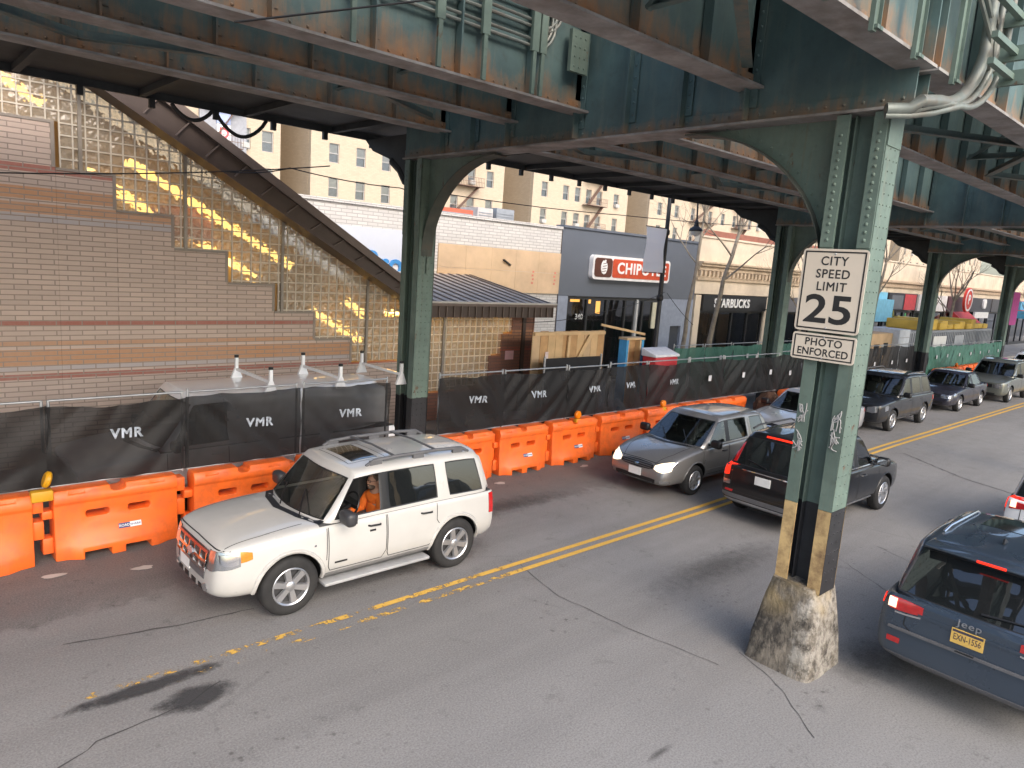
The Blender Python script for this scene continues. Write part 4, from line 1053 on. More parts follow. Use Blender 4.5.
# ------------------------------------------------------------------ lamp posts
IRON = M('black_cast_iron', (.03, .03, .032), .5, .4)
def cloth_mat():
    m = bpy.data.materials.new('white_banner'); m.use_nodes = True; t = m.node_tree; b = t.nodes['Principled BSDF']; b.inputs['Base Color'].default_value = (.85, .84, .86, 1); b.inputs['Roughness'].default_value = .8
    tl = N(t, 'ShaderNodeBsdfTranslucent'); tl.inputs[0].default_value = (.85, .84, .86, 1); mx = N(t, 'ShaderNodeMixShader'); mx.inputs[0].default_value = .5
    t.links.new(b.outputs[0], mx.inputs[1]); t.links.new(tl.outputs[0], mx.inputs[2]); t.links.new(mx.outputs[0], t.nodes['Material Output'].inputs[0]); return m
BANNER = cloth_mat()
def lamp(x, y, label, banner, bl):
    e = wempty('lamp_post', (x, y, .14), label, 'lamp post')
    MB().lathe([(.22, .14), (.22, .3), (.15, .5), (.13, 1.1), (.15, 1.15), (.09, 1.3), (.075, 5), (.06, 8.6), (0, 8.7)], (x, y, 0), 'z', 12).lathe([(.09, 3.6), (.12, 3.65), (.12, 3.75), (.09, 3.8)], (x, y, 0), 'z', 12).lathe([(.08, 5.8), (.11, 5.85), (.11, 5.95), (.08, 6)], (x, y, 0), 'z', 12).build('post', IRON, e, 40)
    pts = [(x, y, 6.95)]+[(x+.1+1.0*t/8, y-.35*t/8, 6.95+.9*math.sin(math.pi*t/9)) for t in range(1, 9)]
    hx, hy, hz = pts[-1]
    MB().tube(pts+[(hx+.05, hy-.02, 6.4)], .03, 8).build('arm', IRON, e, 50)
    MB().lathe([(.03, .34), (.06, .3), (.09, .12), (.2, .05), (.24, -.02), (.2, -.04), (0, -.04)], (hx+.05, hy-.02, 6.08), 'z', 16).build('lantern', IRON, e, 40)
    MB().lathe([(.18, -.05), (.13, -.17), (0, -.22)], (hx+.05, hy-.02, 6.08), 'z', 16).build('globe', M('frosted_globe', (.7, .7, .68), .3), e, 60)
    bn = wempty('street_banner', (x-.5, y-.05, 4.5), bl, 'banner')
    m_ = MB(); n = 8; z0, z1 = banner; vs = []
    for i in range(n+1):
        for j in range(5): vs.append((x-1.15+1.05*j/4, y-.05+.03*math.sin(i*.9+j), z0+(z1-z0)*i/n))
    m_.add(vs, [(i*5+j, i*5+j+1, (i+1)*5+j+1, (i+1)*5+j) for i in range(n) for j in range(4)])
    o = m_.build('cloth', BANNER, bn, 60); pass
    mb = MB(); mb.bar((x-1.2, y-.05, z1+.02), (x, y, z1+.02), .03, .03); mb.bar((x-1.2, y-.05, z0-.02), (x, y, z0-.02), .03, .03); mb.build('rod', IRON, bn)
    return e
lamp(20.45, 14.9, 'black cast iron lamp post with hanging lantern in front of the grey shop', (4.55, 6.0), 'plain white cloth banner on the lamp post covering the end of the red sign')
lamp(62.5, 14.9, 'black cast iron lamp post far along the street beside the fourth column', (4.6, 6.2), 'white cloth banner on the far lamp post')
pk = wempty('pink_banner', (65.5, 14.9, 2.5), 'tall magenta feather banner far along the street beside the lamp post', 'banner')
MB().prism(rrect(64.6, 66.5, 2.5, 5.0, .3), 'y', 14.9, 14.93).build('cloth', M('magenta_cloth', (.55, .08, .33), .7), pk)
MB().tube([(64.5, 14.92, 0), (64.5, 14.92, 5.1)], .04, 8).build('pole', IRON, pk)

# ------------------------------------------------------------------ water-filled barriers
ORANGE = M('orange_plastic', (.90, .155, .02), .42, 0, .06, 2.5, .04, dirt=(.40, .085, .035), dscale=3, damt=.55)
def barrier_parts():
    bm = bmesh.new()
    L = .80
    # profile (y across, z up), front is -y
    prof = [(-.30, .0), (-.30, .17), (-.27, .21), (-.165, .44), (-.15, .78), (-.175, .82), (-.175, .90), (-.13, .99), (.13, .99), (.175, .90), (.175, .82), (.15, .78), (.165, .44), (.27, .21), (.30, .17), (.30, 0)]
    xs = [-L, -L+.16, -L+.30, L-.30, L-.16, L]; rows_ = []
    for i, x in enumerate(xs):
        f = 1 if 1 < i < 4 else (.80 if i in (1, 4) else .52)
        rows_.append([bm.verts.new((x, (y if abs(y) <= .18 else math.copysign(.165+(abs(y)-.165)*(1 if f == 1 else f*.8-.25), y)), z)) for y, z in prof])
    n = len(prof)
    for a, b in zip(rows_, rows_[1:]):
        for j in range(n): bm.faces.new((a[j], a[(j+1) % n], b[(j+1) % n], b[j]))
    bm.faces.new(rows_[0]); bm.faces.new(rows_[-1][::-1])
    bmesh.ops.recalc_face_normals(bm, faces=bm.faces)
    me = bpy.data.meshes.new('barrier_shell'); bm.to_mesh(me); bm.free(); me.materials.append(ORANGE)
    o = _link0('barrier_tmp', me)
    cut = MB()
    for x in (-.27, .27): cut.prism([(x-.16+.05*math.cos(a)*0+(.05*math.cos(a) if c else 0)+(.0), 0) for a, c in ()] or [(x-.15, .60), (x-.13, .565), (x+.13, .565), (x+.15, .60), (x+.15, .64), (x+.13, .665), (x-.13, .665), (x-.15, .64)], 'y', -.5, .5)
    for x in (-.30, .22): cut.box(x-.17, x+.17, -.5, .5, -.1, .105)
    cut.prism([(-.10, 1.1), (-.10, .93), (-.05, .90), (.05, .90), (.10, .93), (.10, 1.1)], 'y', -.5, .5)
    cut.box(-.62, -.42, -.5, -.135, .93, 1.1); cut.box(.42, .62, -.5, -.135, .93, 1.1)
    c = cut.build('cut', ORANGE)
    m = o.modifiers.new('b', 'BOOLEAN'); m.object = c; m.operation = 'DIFFERENCE'; m.solver = 'EXACT'
    apply_mods(o); bpy.data.objects.remove(c)
    m = o.modifiers.new('bv', 'BEVEL'); m.width = .012; m.segments = 2; m.limit_method = 'ANGLE'; m.angle_limit = R(30); m.harden_normals = False
    apply_mods(o); smooth_mesh(o.data, 45); me = o.data; bpy.data.objects.remove(o); return me
BARM = barrier_parts()
STK_W = M('sticker_white', (.75, .75, .76), .5); STK_B = M('sticker_blue', (.05, .06, .16), .5)
proto = empty('water_barrier', (0, 0, 0))
_link0('body', BARM, proto)
for z0, z1 in ((.72, .93), (.34, .60)):
    mb = MB(); mb.box(.801, .93, -.11, .11, z0, z1); lg = mb.build('interlock_lug', ORANGE, None); bevel(lg, .015); lg.parent = proto
for z0, z1 in ((.60, .72), (.10, .33)):
    mb = MB(); mb.box(-.93, -.801, -.10, .10, z0, z1); lg = mb.build('interlock_lug', ORANGE, None); bevel(lg, .015); lg.parent = proto
mb = MB(); mb.add([(.0, -.221, .335), (.15, -.221, .335), (.15, -.187, .402), (0, -.187, .402)], [(0, 1, 2, 3)], 1); mb.add([(.15, -.221, .335), (.30, -.221, .335), (.30, -.187, .402), (.15, -.187, .402)], [(0, 1, 2, 3)], 0)
# sticker stands just proud of the sloping face
for i, v in enumerate(mb.v): mb.v[i] = (v[0]-.02, v[1]-.006, v[2])
st = mb.build('sticker', [STK_W, STK_B], None, fix=False); st.parent = proto
sl_ = rot_of((1, 0, 0), (0, .034, .067))
t1 = text('lettering', 'ROAD', .05, STK_W, None, (.055, -.213, .368), sl_, .0006, .0006); t2 = text('lettering', 'SHARK', .045, STK_B, None, (.205, -.213, .368), sl_, .0006, .0006)
t1.parent = st; t2.parent = st
CH[proto.name] = [o for o in bpy.data.objects if o.parent == proto]; CH[st.name] = [t1, t2]
BXS = [(-2.0, -.15), (-.15, 1.74), (1.74, 3.6), (3.6, 5.4), (5.4, 7.1), (7.1, 8.5), (8.5, 9.92), (9.92, 11.5), (11.5, 13.2), (13.2, 15.05), (15.05, 16.8), (16.8, 18.5), (18.5, 20.2), (22.5, 24.3), (24.3, 26.1), (26.1, 27.9), (27.9, 29.7), (37.4, 39.2), (39.2, 41.0), (41.0, 42.8), (42.8, 44.6), (44.6, 46.4), (46.4, 48.2), (48.2, 50)]
BLAB = ['orange water barrier cut off by the left edge under the fence', 'orange water barrier at the left edge meeting the folded yellow warning light', 'orange water barrier in full view left of the white car with blue and white sticker',
        'orange water barrier behind the front of the white car', 'orange water barrier hidden behind the windscreen of the white car', 'orange water barrier behind the roof of the white car before the green column', 'orange water barrier just emerging behind the rear of the white car',
        'orange water barrier in full view between the white car and an amber lamp', 'orange water barrier with a round amber lamp on top left of the grey hatchback', 'orange water barrier touching the front of the grey hatchback', 'orange water barrier with an amber lamp behind the grey hatchback bonnet', 'orange water barrier behind the roof of the grey hatchback', 'last orange water barrier of the near run beside the shaggy brown bundle',
        'orange water barrier just right of the brown bundle above the silver car', 'orange water barrier behind the near column', 'orange water barrier behind the speed limit column and silver car', 'orange water barrier behind the black car facing the camera',
        'first far orange water barrier at the foot of the green screens', 'far orange water barrier with amber lamp below green screens', 'far orange water barrier behind the dark saloon roof', 'far orange water barrier between the dark saloon and grey car', 'far orange water barrier with second amber lamp near the fourth column', 'far orange water barrier behind the grey car bonnet', 'last far orange water barrier at the fourth column']
bars = []
for i, (a, b) in enumerate(BXS):
    o = proto if i == 0 else copy_tree(proto)
    o.location = ((a+b)/2, 11.2+(0 if i < 13 else .0)+random.Random(i).uniform(-.02, .02), 0); o.scale = ((b-a)/1.84, 1, 1); o.rotation_euler[2] = R(random.Random(i+50).uniform(-.8, .8))
    tag(o, BLAB[i], 'barrier', 'orange water barriers along the fence')
# ------------------------------------------------------------------ warning lamps on the barriers
AMB = M('amber_lens', (.80, .20, .006), .25, 0, .05); YCASE = M('yellow_case', (.60, .30, .012), .5)
def wlamp(x, y, tilt, label):
    e = wempty('warning_lamp', (x, y, .99), label, 'warning lamp', 'amber lamps on the barriers')
    b = MB(); b.box(x-.08, x+.08, y-.06, y+.05, .90, 1.0); bevel(b.build('battery_case', YCASE, e), .015)
    c = MB()
    c.lathe([(0, -.045), (.075, -.045), (.095, -.025), (.095, .025), (.075, .045), (0, .045)], (0, 0, .11), 'y', 16)
    o = c.build('lens', AMB, e, 40); o.data.transform(Matrix.Translation((x, y, .985)) @ Matrix.Rotation(R(tilt), 4, 'Y'))
wlamp(12.5, 11.12, 5, 'amber lamp on the barrier left of the grey hatchback')
wlamp(15.9, 11.12, -8, 'amber lamp on the barrier behind the grey hatchback bonnet')
wlamp(40.1, 11.1, 0, 'far amber lamp on a barrier below the green screens')
wlamp(45.6, 11.1, 0, 'farthest amber lamp on a barrier near the fourth column')
e = wempty('warning_lamp', (1.72, 11.05, .95), 'yellow warning lamp knocked sideways on the barrier joint at the left', 'warning lamp', 'amber lamps on the barriers')
b = MB(); b.box(1.60, 1.86, 10.98, 11.12, .90, 1.05); o = b.build('battery_case', YCASE, e); bevel(o, .02)
b = MB(); b.lathe([(0, -.04), (.08, -.04), (.10, -.02), (.10, .02), (.08, .04), (0, .04)], (0, 0, .12), 'x', 16); o = b.build('lens', M('amber_lens_dark', (.62, .30, .01), .3), e, 40)
o.data.transform(Matrix.Translation((1.76, 11.08, 1.05)) @ Matrix.Rotation(R(18), 4, 'Y') @ Matrix.Diagonal((1.0, 1, 1.15, 1)))

# ------------------------------------------------------------------ screened fence panels
def screen_mat(name, col, alpha):
    m, t, b = newmat(name); co = objco(t); n = noise(t, co, 2.5, 5)
    t.links.new(mixc(t, n, tuple(c*.7 for c in col), tuple(c*1.35 for c in col)), b.inputs['Base Color']); b.inputs['Roughness'].default_value = .6; b.inputs['Specular IOR Level'].default_value = .35
    t.links.new(ramp(t, noise(t, co, .9, 3), [(.3, alpha-.05), (.7, min(1, alpha+.06))]), b.inputs['Alpha'])
    b.inputs['Sheen Weight'].default_value = .0
    return m
SCRK = screen_mat('black_mesh_screen', (.009, .0082, .0085), .88); SCRG = screen_mat('green_mesh_screen', (.055, .15, .115), .97)
LETW = M('stencil_white', (.40, .44, .49), .7, 0, .5, 14, dirt=(.12, .12, .13), dscale=16, damt=.6)
def fence(x0, x1, y, z0, z1, mat, label, lettering=None, seed=1, tz=.68, group='screened fence panels', yoff=-.035, sag=.055, lsz=.20):
    e = wempty('fence_panel', ((x0+x1)/2, y, z0), label, 'fence panel', group); rnd = random.Random(seed)
    fr = MB(); r = .02
    fr.tube([(x0+.04, y, z0-.0), (x0+.04, y, z1+rnd.uniform(.0, .09))], r, 8); fr.tube([(x1-.04, y, z0), (x1-.04, y, z1+rnd.uniform(0, .06))], r, 8)
    fr.tube([(x0+.04, y, z1), (x1-.04, y, z1)], .017, 8); fr.tube([(x0+.04, y, z0+.03), (x1-.04, y, z0+.03)], .02, 8)
    fr.build('frame', GALV, e, 50)
    mb = MB(); nx, nz = 36, 18; vs = []; ph = [rnd.uniform(0, 6.28) for _ in range(6)]; dg = rnd.choice((-1, 1))
    for j in range(nz+1):
        v = j/nz
        for i in range(nx+1):
            u = i/nx
            ztop = z1-.03-sag*(.35+.65*math.sin(math.pi*u)**.7)*(.7+.5*math.sin(ph[0])) - .03*abs(math.sin(u*5+ph[1]))
            z = z0+.05+(ztop-z0-.05)*v
            w_ = .03*math.sin(9*u+dg*5*v+ph[2])*math.sin(math.pi*u) + .02*math.sin(17*u+dg*9*v+ph[3])*(v*.8+.2) + .02*math.sin(math.pi*v)*math.sin(3*u+ph[4])
            vs.append((x0-.012+(x1-x0+.024)*u, y+yoff-abs(w_)*1.9, z))
    mb.add(vs, [(j*(nx+1)+i, j*(nx+1)+i+1, (j+1)*(nx+1)+i+1, (j+1)*(nx+1)+i) for j in range(nz) for i in range(nx)])
    mb.build('mesh_screen', mat, e, 80)
    def yat(x, z):
        u = (x-x0)/(x1-x0); v = (z-z0-.05)/(z1-z0-.1)
        w_ = .03*math.sin(9*u+dg*5*v+ph[2])*math.sin(math.pi*u) + .02*math.sin(17*u+dg*9*v+ph[3])*(v*.8+.2) + .02*math.sin(math.pi*v)*math.sin(3*u+ph[4])
        return y+yoff-abs(w_)*1.9-.03
    if lettering:
        xc = x0+(x1-x0)*rnd.uniform(.46, .62) if lettering == 'VMR' else (x0+x1)/2
        if lettering == 'VMR':
            tx = text('stencil_letters', 'VMR', lsz, LETW, e, (xc, y, z0+tz+rnd.uniform(-.03, .03)), FACE_Y, .001, 0, sx=.95, spacing=1.2, bev=.008)
            bt = bmesh.new(); bt.from_mesh(tx.data); bmesh.ops.subdivide_edges(bt, edges=bt.edges, cuts=1)
            for v in bt.verts: v.co.y = yat(v.co.x, v.co.z) + (v.co.y-y)*.3
            bt.to_mesh(tx.data); bt.free()
        else:
            mb = MB(); yp = min(yat(xc+a_, z0+tz+b_) for a_ in (-.09, 0, .09) for b_ in (-.1, 0, .12)); mb.box(xc-.07, xc+.07, yp-.008, yp, z0+tz-.08, z0+tz+.08); mb.build('paper_notice', M('paper_grey', (.5, .5, .52), .8), e)
    return e
FX = [(-2, -.05), (-.05, 1.85), (1.85, 3.68), (3.68, 5.55), (5.6, 7.35), (8.5, 10.25), (10.25, 12.25), (12.25, 13.75), (13.75, 15.3), (15.3, 17.2), (17.2, 19.0), (19.0, 20.9), (20.9, 22.4)]
FL = ['black screened fence panel cut off by the left edge', 'black screened fence panel left of the one reading VMR beside the knocked lamp', 'black screened fence panel reading VMR above the full orange barrier', 'black screened fence panel reading VMR over the bonnet of the hidden van', 'black screened fence panel reading VMR left of the green column',
      'black screened fence panel reading VMR just right of the green column', 'black screened fence panel reading VMR below the timber hoarding', 'black screened fence panel reading VMR above the amber lamp barrier', 'black screened fence panel reading VMR below the timber door frame', 'black screened fence panel reading VMR below the red and white box', 'black screened fence panel above the grey hatchback windscreen with pale notice', 'black screened fence panel below the leaning bare tree', 'black screened fence panel ending at the second column']
for i, ((a, b), lb) in enumerate(zip(FX, FL)):
    fence(a, b, 11.32, .97, 2.22 if i != 7 else 2.2, SCRK, lb, 'VMR' if 2 <= i <= 9 else ('note' if i >= 10 else None), 30+i)
for i in range(7):
    fence(23.3+i*1.85, 25.1+i*1.85, 11.9, .1, 2.15, SCRK, ['black screened fence panel right of the second column', 'black screened fence panel behind the near column and silver car', 'black screened fence panel behind the lower part of the sign column', 'black screened fence panel above the black car windscreen', 'black screened fence panel left of the small plywood hut', 'black screened fence panel below the plywood hut', 'black screened fence panel just left of the third column'][i], 'note', 60+i, 1.3, 'screened fence panels')
for i in range(7):
    fence(37.3+i*1.74, 39.0+i*1.74, 11.6, .6, 2.05, SCRG, ['green screened panel touching the third column', 'second green screened panel right of the third column', 'green screened panel above the dark saloon roof', 'middle green screened panel above the far barriers', 'green screened panel left of the second far amber lamp', 'green screened panel above the grey car', 'last green screened panel at the fourth column'][i], 'note', 80+i, .9, 'green screened panels between the third and fourth columns')
for i in range(7):
    fence(20.6+i*1.9, 22.45+i*1.9, 14.25, .14, 2.12, SCRG, ['green screened panel behind the red and white box', 'green screened panel right of the lamp post foot', 'green screened panel in front of the grey shop pier', 'green screened panel at the foot of the slim bare tree', 'green screened panel at the foot of the leaning bare tree', 'green screened panel left of the second column', 'green screened panel right of the second column'][i], 'note', 95+i, 1.5, 'green screened panels on the pavement')

# ------------------------------------------------------------------ site things behind the fence
hd = wempty('timber_hoarding', (15, 14, .14), 'fresh timber board hoarding with diagonal brace below the boarded shop', 'hoarding')
mb = MB(); x = 13.66; rnd = random.Random(2); ms = [WOOD, WOODD, M('pale_timber', (.62, .42, .22), .7, 0, .15, 2)]
while x < 16.5: mb.box(x, x+.29, 14.0+rnd.uniform(0, .012), 14.03+rnd.uniform(0, .01), .14, 2.72+rnd.uniform(-.01, .01), rnd.randint(0, 2)); x += .3
mb.build('boards', ms, hd)
mb = MB(); mb.bar((15.2, 13.95, 1.5), (16.0, 13.95, 2.65), .04, .12); mb.bar((13.66, 13.95, 2.66), (16.6, 13.95, 2.66), .05, .09); mb.bar((15.05, 13.95, 2.6), (15.0, 13.95, .2), .05, .09); mb.bar((16.4, 13.95, 2.9), (18.4, 13.85, 2.6), .05, .07); mb.build('brace', M('pale_batten', (.66, .46, .25), .7), hd)
mb = MB(); mb.box(14.15, 14.27, 13.97, 13.985, 1.9, 2.15); mb.build('notice', M('notice_white', (.75, .6, .58), .6), hd)
df = wempty('timber_door_frame', (17.9, 13.9, .14), 'blue edged timber door frame standing right of the timber hoarding', 'door frame')
mb = MB(); mb.box(17.62, 17.72, 13.9, 14.2, .14, 2.42, 1); mb.box(18.38, 18.48, 13.9, 14.2, .14, 2.42, 1); mb.box(17.72, 17.78, 13.92, 14.18, .14, 2.4, 0); mb.box(18.3, 18.378, 13.92, 14.18, .14, 2.4, 0); mb.box(17.6, 18.5, 13.88, 14.22, 2.422, 2.49, 0); mb.box(17.785, 18.295, 14.1, 14.15, .14, 2.4, 2)
mb.build('frame', [M('pale_batten2', (.64, .45, .25), .7), M('blue_board', (.07, .33, .62), .6), WOODD], df)
lb_ = wempty('low_black_screen', (15, 13.4, .14), 'low black screen standing before the timber hoarding', 'screen')
mb = MB(); mb.box(13.6, 15.9, 13.45, 13.48, .14, 2.05); mb.build('cloth', M('black_cloth', (.02, .02, .022), .85), lb_)
for xx in (13.6, 15.9): MB().tube([(xx, 13.43, .14), (xx, 13.43, 2.12)], .03, 8).build('post', GALV, lb_)
rb = wempty('red_white_box', (18.3, 13, .14), 'red site box with a sloping white lid above the black screens', 'site box')
mb = MB(); mb.box(17.95, 19.1, 13.0, 13.5, .14, 1.98); bevel(mb.build('body', M('red_box', (.60, .035, .04), .4), rb), .03)
mb = MB(); mb.prism([(12.96, 1.985), (13.54, 1.985), (13.54, 2.24), (12.96, 2.06)], 'x', 17.9, 19.15); bevel(mb.build('lid', M('white_lid', (.80, .80, .82), .4), rb), .03)
ph = wempty('plywood_hut', (at(882, 345, 13).x, 13, .14), 'small plywood hut with dark openings right of the speed limit sign', 'hut')
a, b = at(868, 334, 13.2), at(899, 352, 13.2); mb = MB(); mb.box(a.x, b.x, 13.2, 14.6, .14, a.z); bevel(mb.build('box', WOOD, ph), .02)
mb = MB(); mb.box(a.x+.9, a.x+1.5, 13.18, 13.198, 1.4, 1.95); mb.box(a.x+2.0, a.x+2.5, 13.18, 13.198, 1.4, 2.0); mb.build('opening', BLACK, ph)
wsx = at(911, 330, 12.9).x
ws_ = wempty('white_sheet_stack', (wsx, 12.9, .14), 'pale sheeted site cabinet between the plywood hut and third column', 'cabinet')
mb = MB(); mb.box(wsx-1.4, wsx, 12.9, 14.2, .14, 2.65); bevel(mb.build('cabinet_body', M('pale_sheet', (.60, .63, .68), .5), ws_), .02)
mb = MB()
for k in range(6): mb.box(wsx-1.3, wsx-.1, 12.885, 12.899, .6+k*.33, .63+k*.33)
mb.build('sheet_edges', GALV, ws_)
sk0, sk1 = at(933, 324, 13), at(992, 330, 13)
sk = wempty('site_container', ((sk0.x+sk1.x)/2, 13, .14), 'grey site container with heaped yellow sheeting on its top', 'container')
mb = MB(); mb.box(sk0.x-3.2, sk1.x, 13, 15.2, .14, 2.55)
x = sk0.x-3.1
while x < sk1.x-.1: mb.box(x, x+.12, 12.96, 12.999, .25, 2.45); x += .3
mb.build('body', M('container_grey', (.30, .32, .35), .5, .2), sk)
mb = MB(); rnd = random.Random(5); x = sk0.x-1.2
while x < sk1.x-.4: mb.box(x, x+.9, 13.1+rnd.uniform(0, .2), 14.9, 2.553, 2.8+rnd.uniform(0, .35)); x += .92
bevel(mb.build('yellow_sheeting', M('yellow_sheet', (.62, .42, .08), .7, 0, .25, 1), sk), .05)
MB().box(sk0.x+.2, sk0.x+2.2, 12.90, 12.94, 1.5, 2.25).build('white_board', WHITE, sk); MB().box(sk0.x+3.6, sk0.x+5.2, 12.90, 12.94, 1.7, 2.25).build('grey_board', M('grey_board', (.4, .42, .45), .5), sk)
# shaggy brown bundle in the gap of the barriers
bm = bmesh.new(); bmesh.ops.create_icosphere(bm, subdivisions=4, radius=1)
for v in bm.verts:
    c = v.co.copy(); d = 1+.12*mn.noise(c*2.3)+.10*mn.noise(c*7)+.05*mn.noise(c*16)
    v.co = Vector((21.2+c.x*.62*d, 10.85+c.y*.45*d, max(0.0, .42+c.z*.66*d)))
me = bpy.data.meshes.new('brown_bundle'); bm.to_mesh(me); bm.free(); me.materials.append(M('shaggy_brown', (.13, .07, .045), .95, 0, .5, 14, .9)); smooth_mesh(me, 70)
tag(link('brown_bundle', me), 'shaggy brown bundle lying in the gap between orange barriers', 'bundle')

# ------------------------------------------------------------------ overhead wires
def wire(name, pts, sag, label, r=.012, mat=None):
    P = []
    for a, b in zip(pts, pts[1:]):
        a, b = Vector(a), Vector(b)
        for t in range(14): u = t/14; P.append(a.lerp(b, u)-Vector((0, 0, sag*4*u*(1-u))))
    P.append(Vector(pts[-1])); o = MB().tube(P, r, 5).build(name, mat or CABLE, None, 60); tag(o, label, 'cable')
wire('overhead_cable', [at(-30, 172, 14.2), at(170, 173, 14.2), at(330, 166, 14.3)], .02, 'thin black cable crossing in front of the glass block wall')
wire('overhead_cable', [at(230, 172, 14.4), at(290, 168, 14.4), at(400, 188, 14.4), at(440, 193, 14.4), at(620, 215, 14.4), at(790, 228, 14.4), at(900, 236, 14.4)], .05, 'long black cable running along the shops past the lamp post')
wire('overhead_cable', [at(520, 322, 14.6), at(600, 312, 14.6), at(665, 292, 14.85)], .1, 'slack cable rising to the lamp post before the grey shop window', .01)
wire('overhead_cable', [at(667, 293, 14.85), at(693, 325, 14.9)], .05, 'short cable falling from the lamp post to the right', .01)
# ------------------------------------------------------------------ vehicles
TYRE = M('tyre_rubber', (.014, .0135, .0135), .8, 0, .25, 9, .1, dirt=(.04, .037, .034), damt=.4)
ALLOY = M('alloy_rim', (.55, .55, .56), .32, .85, .06); HUB = M('brake_hub_dark', (.05, .05, .052), .6, .5)
TRIM = M('black_trim', (.008, .008, .009), .45, 0, .2, 8); GREYT = M('grey_plastic', (.10, .10, .105), .6, 0, .15, 6)
CHROME = M('chrome', (.68, .68, .70), .12, 1.0, .03); INTER = M('cabin_grey', (.06, .06, .058), .85, 0, .2, 5)
SEATM = M('seat_cloth', (.14, .13, .12), .85, 0, .15, 8)
HLAMP = M('headlamp_lens', (.46, .47, .48), .12, .85, .1, 9, 0, 1.0); AMBER = M('amber_signal', (.62, .19, .01), .15, 0, .1, 20, 0, 1.0)
RLAMP = M('tail_lamp_red', (.42, .012, .012), .12, 0, .15, 20, 0, 1.0); RLIT = M('tail_lamp_lit', (.9, .03, .012), .2, 0, .0, emis=.4); WLIT = M('tail_lamp_hot', (1.0, .52, .34), .2, 0, 0, emis=.9)
HLIT = M('headlamp_glow', (1.0, .84, .60), .2, 0, 0, emis=.55)
PLATEW = M('plate_white', (.72, .72, .70), .5); PLATEY = M('plate_yellow', (.66, .42, .10), .5); PLTXT = M('plate_text', (.10, .06, .05), .6)
SEAMM = M('panel_gap', (.012, .012, .012), .8)
CGL = glass_mat('car_glass', (.74, .83, .78), .93); CGD = glass_mat('privacy_glass', (.20, .22, .22), .22)

class Car: pass
def lerp(a, b, t): return a+(b-a)*t
def pl(x, pts):
    """piecewise-linear lookup"""
    if x <= pts[0][0]: return pts[0][1]
    for (a, va), (b, vb) in zip(pts, pts[1:]):
        if x <= b: return lerp(va, vb, (x-a)/(b-a)) if b > a else vb
    return pts[-1][1]

